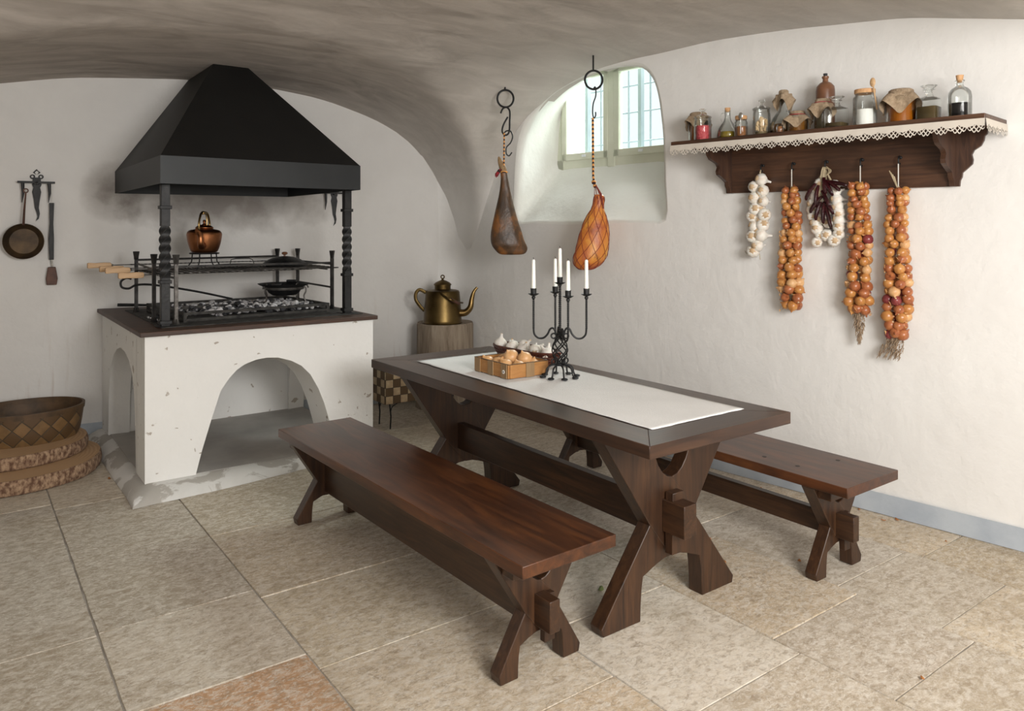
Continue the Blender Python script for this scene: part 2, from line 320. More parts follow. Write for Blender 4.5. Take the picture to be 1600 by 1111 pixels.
    def loft(s, secs, seg=20, mi=0, fn=None):
        # secs: (cx, z, half width x, half depth y, cy)
        vs = []
        for i, (cx, z, a, b, cy) in enumerate(secs):
            for k in range(seg):
                t_ = 2*pi*k/seg; q = fn(i, t_) if fn else 1
                vs.append((cx+a*cos(t_)*q, cy+b*sin(t_)*q, z))
        n = len(secs); fs = [(i*seg+k, i*seg+(k+1) % seg, (i+1)*seg+(k+1) % seg, (i+1)*seg+k) for i in range(n-1) for k in range(seg)]
        fs += [tuple(range(seg))[::-1], tuple((n-1)*seg+k for k in range(seg))]
        return s.add(vs, fs, mi)
    def xf(s, m):
        s.v = [tuple(m @ Vector(p)) for p in s.v]; return s
    def mesh(s, name, mats, smooth=38):
        me = bpy.data.meshes.new(name); me.from_pydata(s.v, [], s.f); 
        for m in (mats if isinstance(mats, (list, tuple)) else [mats]): me.materials.append(M[m] if isinstance(m, str) else m)
        me.polygons.foreach_set('material_index', s.mi)
        if s.uv:
            ul = me.uv_layers.new(name='UVMap')
            for p in me.polygons:
                if p.index in s.uv:
                    for j, li in enumerate(p.loop_indices): ul.data[li].uv = s.uv[p.index][j]
        bm = bmesh.new(); bm.from_mesh(me); bmesh.ops.remove_doubles(bm, verts=bm.verts, dist=1e-6); bmesh.ops.recalc_face_normals(bm, faces=bm.faces); bm.to_mesh(me); bm.free()
        if smooth:
            me.polygons.foreach_set('use_smooth', [True]*len(me.polygons)); me.set_sharp_from_angle(angle=radians(smooth))
        me.update(); return me
    def build(s, name, mats, parent=None, loc=(0, 0, 0), rot=(0, 0, 0), bevel=0, smooth=38, sub=0):
        o = bpy.data.objects.new(name, s.mesh(name, mats, smooth)); COL.objects.link(o)
        if parent: o.parent = parent
        o.location = loc; o.rotation_euler = rot
        if bevel:
            b = o.modifiers.new('b', 'BEVEL'); b.width = bevel; b.segments = 2; b.limit_method = 'ANGLE'; b.angle_limit = radians(40); b.harden_normals = False
        if sub:
            q = o.modifiers.new('s', 'SUBSURF'); q.levels = sub; q.render_levels = sub
        return o

def thing(name, label, cat, loc=(0, 0, 0), rz=0, group=None, rot=None):
    o = bpy.data.objects.new(name, None); COL.objects.link(o); o.location = loc; o.rotation_euler = rot or (0, 0, rz); o.empty_display_size = .05
    return tag(o, label, cat, group)
def tag(o, label, cat, group=None, kind=None):
    o['label'] = label; o['category'] = cat
    if group: o['group'] = group
    if kind: o['kind'] = kind
    return o
def struct(o, label=None):
    o['kind'] = 'structure'
    if label: o['label'] = label
    return o
def dup(o, loc, rot=None, label=None, parent=None):
    c = o.copy(); COL.objects.link(c); c.location = loc; c.parent = parent
    if rot is not None: c.rotation_euler = rot
    if label: c['label'] = label
    for ch in o.children:
        d = ch.copy(); COL.objects.link(d); d.parent = c
        for g in ch.children:
            e = g.copy(); COL.objects.link(e); e.parent = d
    return c
def lerp_tab(tab, x):
    if x <= tab[0][0]: return tab[0][1]
    for (a, b), (c, d) in zip(tab, tab[1:]):
        if x <= c: 
            t_ = (x-a)/(c-a); return b+(d-b)*t_
    return tab[-1][1]
def smooth_pts(pts, n=6, closed=False):
    P = [Vector(p) for p in pts]; out = []; N = len(P)
    for i in range(N if closed else N-1):
        p0 = P[(i-1) % N] if (closed or i) else P[i]; p1 = P[i]; p2 = P[(i+1) % N]; p3 = P[(i+2) % N] if (closed or i < N-2) else p2
        for k in range(n):
            t_ = k/n; out.append(.5*((2*p1)+(-p0+p2)*t_+(2*p0-5*p1+4*p2-p3)*t_*t_+(-p0+3*p1-3*p2+p3)*t_**3))
    if not closed: out.append(P[-1])
    return out

# ------------------------------------------------------------------ the room
def wallX(y): return 4.102-.105*y if y < 4.8 else 3.598
def backY(x): return 6.228-.13*x
G0 = [(-1.62, .9), (-1.5, 1.5), (-1.2, 1.95), (-.7, 2.24), (-.2, 2.38), (.245, 2.475), (.62, 2.55), (1.0, 2.585), (1.4, 2.61), (2.0, 2.605), (2.4, 2.563), (2.73, 2.467), (2.95, 2.386), (3.21, 2.225), (3.3, 2.12), (3.42, 1.95), (3.54, 1.7), (3.59, 1.4), (3.63, 1.05)]
HY = [(-2.6, 2.3), (.8, 2.33), (1.4, 2.445), (1.57, 2.485), (1.88, 2.555), (2.47, 2.62), (3.05, 2.65), (3.6, 2.645), (3.965, 2.625), (4.2, 2.585), (4.44, 2.52), (4.76, 2.33), (4.95, 2.15), (5.1, 1.97), (5.3, 1.62), (5.5, 1.25), (5.9, 1.0)]
def sm(tab, x, h=.05): return sum(lerp_tab(tab, x+d) for d in (-h, -h/2, 0, h/2, h))/5
def ceil_z(x, y):
    a = sm(G0, x, .03) if x > 3.3 else sm(G0, x, .12); b = sm(HY, y, .09)+.07*min(.55, max(0, wallX(min(y, 4.8))-x)); k = .022
    m_ = max(a, b); z = m_+k*log(exp((a-m_)/k)+exp((b-m_)/k))
    return z+.010*mnoise.noise(Vector((x*1.6, y*1.6, 0)))
def grid(nx, ny, fn, flip=False):
    m = MB(); vs = [fn(i/nx, j/ny) for j in range(ny+1) for i in range(nx+1)]
    fs = [(j*(nx+1)+i, j*(nx+1)+i+1, (j+1)*(nx+1)+i+1, (j+1)*(nx+1)+i) for j in range(ny) for i in range(nx)]
    m.add(vs, fs); return m
xs = [-1.62+i*.09 for i in range(53)]+[3.16+i*.02 for i in range(26)]+[3.68, 3.74, 3.80, 3.86, 3.92, 3.98, 4.06, 4.14, 4.3, 4.5]
ys = [-2.55+i*.12 for i in range(28)]+[.8+i*.06 for i in range(92)]
ys = [y for y in ys if y < 6.3]+[6.3]
m = MB(); vs = [(x, y, ceil_z(x, y)) for y in ys for x in xs]; W_ = len(xs)
def keep(i, j):   # the vault stops at the plane of the right and back walls
    x, y = xs[i], ys[j]; return x <= wallX(min(y, 4.8))+.05 and y <= backY(x)+.09
m.add(vs, [(j*W_+i, j*W_+i+1, (j+1)*W_+i+1, (j+1)*W_+i) for j in range(len(ys)-1) for i in range(W_-1) if keep(i, j)])
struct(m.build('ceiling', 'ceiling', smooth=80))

# floor slabs, laid in columns along the room as in the photograph
rowsX = [-1.7, -.83, -.2, .42, .99, 1.765, 2.385, 2.96, 3.533, 4.3]
joints = [[-.8, .3, 1.4, 2.7, 3.9, 5.1], [-1.2, .1, 1.0, 2.2, 3.4, 4.6, 5.7], [-1, .2, 1.3, 2.1, 3.12, 4.75, 5.6], [-.9, .1, 1.3, 2.55, 3.13, 4.65, 5.5], [-.7, .3, 1.0, 1.82, 2.44, 3.05, 3.8, 4.75, 5.6],
          [-1.1, -.1, .8, 1.53, 2.16, 2.95, 3.9, 4.8, 5.5], [-.9, .3, 1.2, 1.64, 2.35, 3.2, 4.1, 5.0], [-.6, .4, 1.315, 1.725, 2.5, 3.5, 4.3, 5.2], [-.8, .5, 1.65, 2.6, 3.4, 4.5, 5.3]]
special = {(2, 4): (.40, .37, .315), (2, 5): (.40, .375, .33), (3, 3): (.43, .265, .15), (3, 4): (.47, .435, .375), (3, 5): (.37, .34, .29), (4, 3): (.50, .42, .315), (4, 4): (.53, .475, .385),
           (4, 5): (.50, .45, .355), (4, 6): (.44, .385, .30), (4, 7): (.40, .355, .28), (5, 3): (.45, .405, .335), (5, 4): (.58, .55, .49), (5, 5): (.52, .49, .43), (6, 2): (.46, .42, .35), (6, 3): (.44, .40, .34), (6, 4): (.49, .42, .32), (6, 5): (.44, .415, .37),
           (7, 2): (.52, .46, .36), (7, 3): (.46, .425, .36), (7, 4): (.45, .42, .37), (8, 2): (.42, .36, .26), (8, 3): (.52, .45, .34)}
m = MB(); cols = []; rnd = random.Random(3)
for c in range(len(rowsX)-1):
    yy = [-2.6]+joints[c]+[6.35]
    for r in range(len(yy)-1):
        x0, x1, y0, y1 = rowsX[c], rowsX[c+1], yy[r], yy[r+1]
        base = special.get((c, r)) or tuple(q*kq for kq in [rnd.uniform(.9, 1.12)] for q in (.455, .415, .345))
        g = .0012; z0 = rnd.uniform(-.003, 0)
        nx = max(2, int((x1-x0)/.07)); ny = max(2, int((y1-y0)/.07)); b = len(m.v); vs = []
        edge = []
        for i in range(nx+1): edge.append((x0+(x1-x0)*i/nx, y0))
        for j in range(1, ny+1): edge.append((x1, y0+(y1-y0)*j/ny))
        for i in range(nx-1, -1, -1): edge.append((x0+(x1-x0)*i/nx, y1))
        for j in range(ny-1, 0, -1): edge.append((x0, y0+(y1-y0)*j/ny))
        cx, cy = (x0+x1)/2, (y0+y1)/2; out = []
        for (x, y) in edge:
            wob = .006*mnoise.noise(Vector((x*5, y*5, 7)))+.003*mnoise.noise(Vector((x*22, y*22, c*3+r)))
            sx = (-1 if x > cx else 1) if abs(x-x0) < 1e-6 or abs(x-x1) < 1e-6 else 0; sy = (-1 if y > cy else 1) if abs(y-y0) < 1e-6 or abs(y-y1) < 1e-6 else 0
            out.append((x+sx*(g+abs(wob)*.75), y+sy*(g+abs(wob)*.75)))
        inn = [(x+(cx-x)*.0022/abs(x1-x0)*2, y+(cy-y)*.0022/abs(y1-y0)*2) for x, y in out]
        n = len(out); vs = [(x, y, -.012) for x, y in out]+[(x, y, z0-.001) for x, y in inn]
        fs = [(i, (i+1) % n, n+(i+1) % n, n+i) for i in range(n)]+[tuple(range(n, 2*n))]
        m.add(vs, fs); cols += [base]*len(fs)
me = m.mesh('floor', ['stone', 'mortar'], smooth=0)
ca = me.attributes.new('slab', 'FLOAT_COLOR', 'FACE')
assert len(cols) == len(me.polygons)
for i, c in enumerate(cols): ca.data[i].color = (c[0]*1.1, c[1]*1.03, c[2]*.95, 1)
floor = bpy.data.objects.new('floor', me); COL.objects.link(floor); struct(floor)
m = MB().box(-1.75, 4.6, -2.65, 6.4, -.08, -.007); struct(m.build('floor_bed', 'mortar', floor, smooth=0))

# back wall, right wall with the splayed window niche, closing walls
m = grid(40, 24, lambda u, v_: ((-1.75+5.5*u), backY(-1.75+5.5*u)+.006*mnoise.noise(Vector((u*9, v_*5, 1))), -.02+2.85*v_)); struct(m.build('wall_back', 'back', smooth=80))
m = grid(10, 6, lambda u, v_: (-1.62, -2.6+9.1*u, -.02+2.9*v_)); struct(m.build('wall_left', 'wall'))
m = MB().box(-1.75, 4.6, -2.62, -2.5, -.02, 2.9); struct(m.build('wall_front', 'wall'))
OP = [(4.81, 1.56), (4.815, 1.78), (4.80, 2.0), (4.76, 2.2), (4.66, 2.35), (4.54, 2.45), (4.40, 2.52), (4.2, 2.575), (3.96, 2.61), (3.75, 2.605), (3.6, 2.575), (3.51, 2.49), (3.462, 2.365), (3.435, 2.2), (3.421, 2.065), (3.412, 1.8), (3.41, 1.56), (3.6, 1.552), (3.9, 1.555), (4.3, 1.55), (4.6, 1.556)]
OPs = [(p.x, p.y) for p in smooth_pts([(a, b, 0) for a, b in OP], 3, True)]
cyw, czw = 4.11, 2.1
def exp_(p, k): 
    d = Vector((p[0]-cyw, p[1]-czw)); L = d.length; return (p[0]+d.x/L*k, p[1]+d.y/L*k)
hole = [exp_(p, .035) for p in OPs]
outer = [(-2.6, -.02), (-2.6, 2.9), (4.8+.12, 2.9), (4.8+.12, -.02)]
tri = geometry.tessellate_polygon([[Vector((a, b, 0)) for a, b in outer], [Vector((a, b, 0)) for a, b in hole[::-1]]])
allp = outer+hole[::-1]; m = MB()
m.add([(4.102-.105*min(a, 4.8), a, b) for a, b in allp], [tuple(t_) for t_ in tri])
m.add([(3.598, 4.92, -.02), (3.598, 4.92, 2.9), (3.6, 5.35, 2.9), (3.6, 5.35, -.02), (3.6, 5.55, 2.9), (3.6, 5.55, -.02), (3.585, 5.66, 2.9), (3.585, 5.66, -.02), (3.54, 5.73, 2.9), (3.54, 5.73, -.02), (3.44, 5.785, 2.9), (3.44, 5.785, -.02)], [(0, 1, 2, 3), (3, 2, 4, 5), (5, 4, 6, 7), (7, 6, 8, 9), (9, 8, 10, 11)])
wr = struct(m.build('wall_right', 'wall', smooth=60))
# niche: loops from the rounded arris back to the window frame
D = .47
FR = (3.70, 4.86, 2.0, 2.78)      # frame rectangle y0 y1 z0 z1 on the plane D behind the wall face
def fpoint(p):                    # where each opening point lands on the frame plane
    y = FR[0]+(p[0]-3.41)/(4.815-3.41)*(FR[1]-FR[0]); 
    z = FR[2]+(p[1]-1.555)/(2.61-1.555)*(FR[3]-FR[2]); return (y, z)
loops = []
def lp(pts, off): return [(4.102-.105*a+off, a, b) for a, b in pts]
loops.append(lp(hole, 0)); loops.append(lp([exp_(p, .014) for p in OPs], .006)); loops.append(lp([exp_(p, .002) for p in OPs], .024)); 
for q in (.12, .3, .5, .75, 1):
    loops.append(lp([(a+(fpoint((a, b))[0]-a)*q, b+(fpoint((a, b))[1]-b)*q+.006*mnoise.noise(Vector((a*4, b*4, q*3)))) for a, b in OPs], .024+(D+.02-.024)*q))
n = len(OPs); m = MB(); m.add([p for L in loops for p in L], [(i*n+k, i*n+(k+1) % n, (i+1)*n+(k+1) % n, (i+1)*n+k) for i in range(len(loops)-1) for k in range(n)])
struct(m.build('niche', 'niche', wr, smooth=70))
# window: local x into the wall, y along it
WR = radians(6.0)
win = thing('window_1', None, None, (4.102-.105*4.28+D, 4.28, 0), WR)
for k in ('label', 'category'): del win[k]
struct(win)
zb, zt = 1.97, 2.80
m = MB(); m.box(0, .09, -.62, .60, zb, zb+.085); m.box(0, .09, -.62, -.56, zb, zt); m.box(0, .09, .52, .60, zb, zt); m.box(0, .09, -.62, .60, zt-.05, zt); m.box(-.012, .09, -.035, .035, zb, zt)
m.build('window_frame', 'frame_paint', win, bevel=.004)
for y0, y1, nm in ((.03, .525, 'a'), (-.56, -.03, 'b')):
    m = MB(); zz = zb+.075
    m.box(-.016, .03, y0, y0+.045, zz, zt-.05); m.box(-.016, .03, y1-.05, y1, zz, zt-.05); m.box(-.016, .03, y0, y1, zz, zz+.055); m.box(-.016, .03, y0, y1, zt-.1, zt-.05)
    sash = m.build('window_sash', 'frame_paint', win, bevel=.003)
    MB().box(.004, .008, y0+.04, y1-.045, zz+.05, zt-.09).build('pane', 'pane', sash, smooth=0)
    m = MB(); m.box(.16, .2, y0+.09, y0+.12, zz, zt); m.box(.16, .2, y1-.13, y1-.1, zz, zt); m.box(.16, .2, y0+.09, y1-.1, zz, zz+.04); m.build('outer_sash', 'bar_paint', win)
    m = MB(); m.box(-.022, -.014, (y0+y1)/2-.02, (y0+y1)/2+.02, zz+.02, zz+.04); m.build('latch_plate', 'white_paint', win)
m = MB()
for y in (-.42, -.25, -.1, .12, .27, .42): m.tube([(.36, y, zb), (.36, y, zt+.1)], .008, 6)
for z in (2.2, 2.44, 2.66): m.tube([(.36, -.6, z), (.36, .6, z)], .007, 6)
m.build('window_bars', 'bar_paint', win)
# wall thickness round the opening outside
m = MB(); m.box(.09, .4, .60, .66, zb-.1, zt+.1); m.box(.09, .4, -.68, -.62, zb-.1, zt+.1); m.box(.09, .4, -.68, .66, zb-.1, zb-.02); m.build('outer_reveal', 'niche', win)
# baseboards (painted plaster skirting)
m = grid(60, 3, lambda u, v_: (wallX(-2.5+8.1*u)-.008*(1-.6*v_)-.003*mnoise.noise(Vector((u*30, v_, 2))), -2.5+8.1*u, .107*v_+.003*mnoise.noise(Vector((u*40, 5, 1)))*v_)); struct(m.build('baseboard_right', 'baseboard', smooth=70))
m = grid(60, 3, lambda u, v_: (-1.6+5.15*u, backY(-1.6+5.15*u)-.012*(1-.4*v_), .10*v_)); struct(m.build('baseboard_back', 'baseboard', smooth=70))

# ------------------------------------------------------------------ masonry hearth
# top-level: hearth with body, plinth, worktop
hearth = thing('masonry_hearth', 'white plastered masonry hearth with arched openings and dark wooden worktop', 'hearth', (1.545, 5.3, 0))
def hp(x, y, z): return (x-1.545, y-5.3, z)
X0, X1, Y0, ZT = .85, 2.24, 4.60, .885
def prof(tab, closed_z): return tab
archF = [(1.115, .045), (1.155, .2), (1.205, .364), (1.26, .533), (1.31, .60), (1.352, .643), (1.40, .672), (1.466, .692), (1.53, .698), (1.60, .692), (1.684, .664), (1.75, .625), (1.808, .564), (1.86, .47), (1.90, .37), (1.935, .25), (1.97, .12), (1.99, .045)]
archS = [(4.86, .045), (4.87, .2), (4.885, .4), (4.92, .53), (4.98, .62), (5.08, .685), (5.22, .72), (5.38, .725), (5.50, .70), (5.62, .65), (5.72, .57), (5.79, .45), (5.83, .3), (5.845, .045)]
# shell as walls: front (thickness .3), sides, back pier, top slab
def arch_wall(arch, a0, a1, t0, t1, axis, m):
    poly = [(a0, .04)]+[(a, z) for a, z in arch]+[(a1, .04), (a1, ZT), (a0, ZT)]
    m.prism(poly, t0, t1, axis)
m = MB(); 
# splayed front reveal: outer face arch slightly larger than the inner one
inn = [(1.56+(a-1.56)*.93, .045+(z-.045)*.955) for a, z in archF]
def ring_wall(arch, inner, a0, a1, t0, t1, P):
    N_ = len(arch); mm = MB()
    for arr, t_, fl in ((arch, t0, 0), (inner, t1, 1)):
        poly = [(a0, .04)]+list(arr)+[(a1, .04), (a1, ZT), (a0, ZT)]
        tri = geometry.tessellate_polygon([[Vector((a, b, 0)) for a, b in poly]]); mm.add([P(a, b, t_) for a, b in poly], [tuple(q) for q in tri])
    # soffit with a rounded arris
    rings = []
    for q in (0, .06, 1): rings.append([P(a+(c-a)*q, b+(d-b)*q, t0+(t1-t0)*q) for (a, b), (c, d) in zip(arch, inner)])
    mm.add([p for r in rings for p in r], [(i*N_+k, i*N_+k+1, (i+1)*N_+k+1, (i+1)*N_+k) for i in range(2) for k in range(N_-1)])
    mm.add([P(a0, .04, t0), P(a0, ZT, t0), P(a0, ZT, t1), P(a0, .04, t1), P(a1, .04, t0), P(a1, ZT, t0), P(a1, ZT, t1), P(a1, .04, t1)], [(0, 1, 2, 3), (4, 5, 6, 7)])
    return mm
b1 = ring_wall(archF, inn, X0, X1, Y0, Y0+.24, lambda a, b, t_: hp(a, t_, b))
m.add(b1.v, b1.f)
innS = [(5.35+(a-5.35)*.96, .045+(z-.045)*.97) for a, z in archS]
b1 = ring_wall(archS, innS, Y0+.235, 6.11, X0, X0+.13, lambda a, b, t_: hp(t_, a, b)); m.add(b1.v, b1.f)
b1 = ring_wall(archS, innS, Y0+.235, 5.95, X1, X1-.13, lambda a, b, t_: hp(t_, a, b)); m.add(b1.v, b1.f)
m.box(X0+.13-1.545, X1-.13-1.545, 5.845-5.3, 5.92-5.3, .04, ZT)
m.box(X0+.1-1.545, X1-.1-1.545, Y0+.1-5.3, 5.9-5.3, ZT-.12, ZT-.002)
body = m.build('hearth_body', 'hearth', hearth, smooth=50)
# plinth with sloping plaster skirt
m = MB(); pl = [(X0-.09, Y0-.19), (1.2, Y0-.16), (1.75, Y0-.08), (X1+.0, Y0-.05), (X1+.01, 5.93), (X0-.1, 6.08)]
def off(p, k): return (p[0]+(1.55-p[0])*k, p[1]+(5.3-p[1])*k)
top = [(X0+.03, Y0+.02), (1.2, Y0+.02), (1.75, Y0+.02), (X1-.03, Y0+.02), (X1-.03, 5.92), (X0+.03, 6.07)]
r = []
for (a, b), z in ((( 0, 0), 0), ((.12, 0), .03), ((.55, 0), .058), ((1, 0), .064)):
    ring_ = []
    for i in range(6):
        for s_ in range(8):
            q = s_/8; p0, p1 = pl[i], pl[(i+1) % 6]; t0, t1 = top[i], top[(i+1) % 6]
            P0 = Vector((p0[0]+(p1[0]-p0[0])*q, p0[1]+(p1[1]-p0[1])*q)); P1 = Vector((t0[0]+(t1[0]-t0[0])*q, t0[1]+(t1[1]-t0[1])*q))
            p = P0.lerp(P1, a); wob = .012*mnoise.noise(Vector((p.x*6, p.y*6, 3)))*(1-a)
            ring_.append((p.x-1.545+wob, p.y-5.3+wob, z))
    r.append(ring_)
n = 48; m.add([p for q in r for p in q], [(i*n+k, i*n+(k+1) % n, (i+1)*n+(k+1) % n, (i+1)*n+k) for i in range(3) for k in range(n)])
m.build('plinth', 'plinth', hearth, smooth=60)
MB().box(X0+.012-1.545, X1-.01-1.545, Y0+.012-5.3, 5.85-5.3, .03, .0665).build('hearth_floor', 'cement', hearth)
# worktop
m = MB(); ax0, ax1, ay0, ay1 = .818, 2.255, 4.555, 6.14
def wbox(x0, x1, y0, y1, z0=.885, z1=.912): m.prism([(x0-1.545, y0-5.3), (x1-1.545, y0-5.3), (x1-1.545, min(y1, backY(x1))-5.3), (x0-1.545, min(y1, backY(x0))-5.3)], z0, z1, 'z')
wbox(ax0, ax1, ay0, 6.2)
m.build('worktop', 'worktop', hearth, bevel=.004)
m = MB().box(.955-1.545, 2.21-1.545, 4.69-5.3, 5.86-5.3, .911, .917); m.build('iron_tray', 'soot', hearth, bevel=.001)

# ------------------------------------------------------------------ hood on two twisted posts
hood = thing('extractor_hood', 'black sheet metal pyramid hood over the hearth, on two twisted iron posts', 'hood', (1.54, 5.3, 0))
hx0, hx1, hy0, z0, z1, zt = .93, 2.15, 4.6, 1.741, 1.898, 2.62
def hh(x, y, z): return (x-1.54, y-5.3, z)
ybl, ybr = backY(hx0)-.006, backY(hx1)-.006
m = MB(); B = [hh(hx0, hy0, z1), hh(hx1, hy0, z1), hh(hx1, ybr, z1), hh(hx0, ybl, z1)]; fx0, fx1, fy = 1.425, 1.655, 5.38
T = [hh(fx0, fy, zt), hh(fx1, fy, zt), hh(fx1, backY(fx1)-.006, zt), hh(fx0, backY(fx0)-.006, zt)]
m.add(B+T, [(0, 1, 5, 4), (1, 2, 6, 5), (3, 0, 4, 7), (2, 3, 7, 6), (4, 5, 6, 7)])
o = m.build('hood_pyramid', 'hood', hood, smooth=0); so = o.modifiers.new('s', 'SOLIDIFY'); so.thickness = .004; so.offset = -1
m = MB(); th = .008
m.add([hh(hx0, hy0, z0), hh(hx1, hy0, z0), hh(hx1, ybr, z0), hh(hx0, ybl, z0), hh(hx0, hy0, z1+.002), hh(hx1, hy0, z1+.002), hh(hx1, ybr, z1+.002), hh(hx0, ybl, z1+.002)], [(0, 1, 5, 4), (1, 2, 6, 5), (2, 3, 7, 6), (3, 0, 4, 7)])
o = m.build('hood_band', 'hood_band', hood, smooth=0); so = o.modifiers.new('s', 'SOLIDIFY'); so.thickness = .006; so.offset = -1
def post(x, y, side):
    m = MB(); a = .024
    m.box(x-a-1.54, x+a-1.54, y-a-5.3, y+a-5.3, .917, 1.20); m.box(x-a*1.0-1.54, x+a*1.0-1.54, y-a-5.3, y+a-5.3, 1.50, 1.745)
    for z in (.93, 1.165, 1.60): m.box(x-a*1.35-1.54, x+a*1.35-1.54, y-a*1.35-5.3, y+a*1.35-5.3, z, z+.02)
    m.box(x-.05-1.54, x+.05-1.54, y-.05-5.3, y+.05-5.3, .917, .921)
    n_ = 60; pts = [(x-1.54, y-5.3, 1.195+.31*i/n_) for i in range(n_+1)]
    tw = MB(); tw.tube(pts, [a*1.42*(1-.12*abs(2*i/n_-1)**6) for i in range(n_+1)], square=True, twist=2*pi*1.5/n_); m.add(tw.v, tw.f)
    m.build('hood_post', 'iron_dark', hood, bevel=.002)
post(.985, 4.75, 0); post(2.135, 4.78, 1)

# ------------------------------------------------------------------ grill rack on the worktop
WZ = .917
rack = thing('grill_rack', 'dark wrought iron grill rack with flared posts standing on the hearth worktop', 'rack', (1.55, 5.35, WZ))
def rk(x, y, z): return (x-1.55, y-5.35, z-WZ)
for x, y in ((.975, 5.0), (.996, 5.68), (1.057, 4.80), (2.034, 5.86), (2.175, 5.80), (2.156, 5.08)):
    m = MB(); a = .0115; h = 1.325
    m.bar(rk(x, y, WZ), rk(x, y, h-.05), .021, up=(0, 1, 0))
    m.lathe([(.0145, h-.05-WZ), (.016, h-.03-WZ), (.021, h-WZ), (.021, h+.006-WZ)], rk(x, y, WZ), 4)
    m.lathe([(.02, 0), (.015, .03)], rk(x, y, WZ), 4)
    m.build('rack_post', 'iron_grey' if (x, y) == (1.057, 4.80) else 'iron', rack, bevel=.001)
m = MB()
m.bar(rk(.996, 5.68, 1.272), rk(2.034, 5.86, 1.272), .014); m.bar(rk(.975, 5.0, 1.25), rk(2.156, 5.08, 1.245), .013); m.bar(rk(.975, 5.0, 1.235), rk(.996, 5.68, 1.25), .010)
m.bar(rk(2.156, 5.08, 1.235), rk(2.175, 5.80, 1.235), .012); m.bar(rk(2.156, 5.08, 1.07), rk(2.175, 5.8, 1.07), .012); m.bar(rk(1.057, 4.80, 1.19), rk(1.057, 5.02, 1.19), .010)
m.bar(rk(1.0, 5.66, 1.205), rk(2.175, 5.78, 1.205), .010); m.build('rack_rail', 'iron', rack)
m = MB()
for i, y in enumerate([5.06+.083*k for k in range(8)]):
    pts = [rk(.99+1.24*q/60, y+.08*(q/60), 1.206) for q in range(61)]
    tw = MB(); tw.tube(pts, .0050, square=True, twist=.6); m.add(tw.v, tw.f)
m.bar(rk(1.01, 5.04, 1.198), rk(1.01, 5.67, 1.198), .008); m.bar(rk(2.13, 5.1, 1.198), rk(2.13, 5.76, 1.198), .008); m.build('grate', 'iron_grey', rack)
# raised fire basket frame and coals
fb = thing('fire_tray', 'low dark iron fire frame around the coals on the hearth', 'fire tray', (1.55, 5.25, WZ))
def fk(x, y, z): return (x-1.55, y-5.25, z)
m = MB(); fx = [(1.12, 4.86), (2.06, 4.93), (2.02, 5.66), (1.06, 5.62)]
for z, th_ in ((.008, .014), (.045, .016)):
    for i in range(4): m.bar(fk(*fx[i], z+.006), fk(*fx[(i+1) % 4], z+.006), .022, th_)
for p in fx: m.bar(fk(*p, 0), fk(*p, .06), .02, up=(0, 1, 0))
m.bar(fk(1.09, 5.25, .05), fk(2.04, 5.3, .05), .016); m.build('fire_frame', 'soot', fb, bevel=.001)
MB().prism([(x-1.55, y-5.25) for x, y in fx], .001, .014, 'z').build('ash_plate', 'soot', fb)
ash = MB(); rnd = random.Random(5)
def blobm(m_, c, r_, rn, mi=0):
    b = len(m_.v); q = MB(); q.sphere((0, 0, 0), r_, 7, 5, (rn.uniform(.7, 1.3), rn.uniform(.7, 1.3), rn.uniform(.5, .9)))
    R = Matrix.Rotation(rn.uniform(0, 6), 3, 'Z') @ Matrix.Rotation(rn.uniform(-.6, .6), 3, 'X')
    m_.add([tuple((R @ Vector(v_))*(1+.25*mnoise.noise(Vector(v_)*60+Vector(c)*9))+Vector(c)) for v_ in q.v], q.f, mi)
for i in range(620):
    u_, v_ = rnd.gauss(0, .33), rnd.gauss(0, .1)
    if rnd.random() < .3: u_, v_ = rnd.uniform(-.75, .4), rnd.uniform(.15, .35)
    x = 1.68+u_*.75; y = 5.12+v_*1.1+u_*.05
    if not (1.15 < x < 2.0 and 4.9 < y < 5.58): continue
    blobm(ash, (x-1.55, y-5.25, .022+rnd.uniform(0, .036)), rnd.uniform(.009, .023), rnd, rnd.choice([0, 1, 1, 2]))
for i in range(26): blobm(ash, (rnd.uniform(.97, 1.05)-1.55, rnd.uniform(4.85, 5.3)-5.25, .006), rnd.uniform(.006, .014), rnd, rnd.choice([0, 1]))
o = ash.build('charcoal', ['coal', 'coal_ash', 'ash'], smooth=20, loc=(1.55, 5.25, WZ)); tag(o, 'black and ash white charcoal spread inside the iron fire frame', 'charcoal', kind='stuff')

# ------------------------------------------------------------------ copper kettle on trivet
kz = 1.2135
tv = thing('trivet', 'small round black iron trivet on four splayed legs under the copper kettle', 'trivet', (1.365, 5.38, kz), -YAW)
m = MB(); m.ring((0, 0, .105), .092, .005, ax='z'); m.ring((0, 0, .105), .05, .004, ax='z')
for a in (0, pi/2): m.bar((-.1*cos(a), -.1*sin(a), .105), (.1*cos(a), .1*sin(a), .105), .008, .005)
m.build('trivet_top', 'iron_dark', tv)
for a in (.35, 1.35, 3.5, 4.5+.2):
    MB().tube([(.075*cos(a), .075*sin(a), .105), (.08*cos(a), .08*sin(a), .05), (.115*cos(a), .115*sin(a), .0)], .0045, 6).build('trivet_leg', 'iron_dark', tv)
kt = thing('copper_kettle', 'squat copper kettle with brass handle standing on the trivet above the grill', 'kettle', (1.365, 5.38, kz+.1105), -YAW)
m = MB(); m.lathe([(.0, 0), (.078, 0), (.086, .006), (.104, .055), (.112, .10), (.113, .118), (.1145, .121), (.113, .124), (.111, .137), (.100, .150), (.085, .155), (.06, .158), (.058, .164)], seg=40)
m.build('kettle_body', 'copper', kt, sub=1)
m = MB(); m.lathe([(.062, .158), (.06, .17), (.045, .182), (.02, .190), (.009, .192), (.007, .205), (.013, .212), (.008, .222), (0, .224)], seg=32); m.build('kettle_lid', 'copper', kt, sub=1)
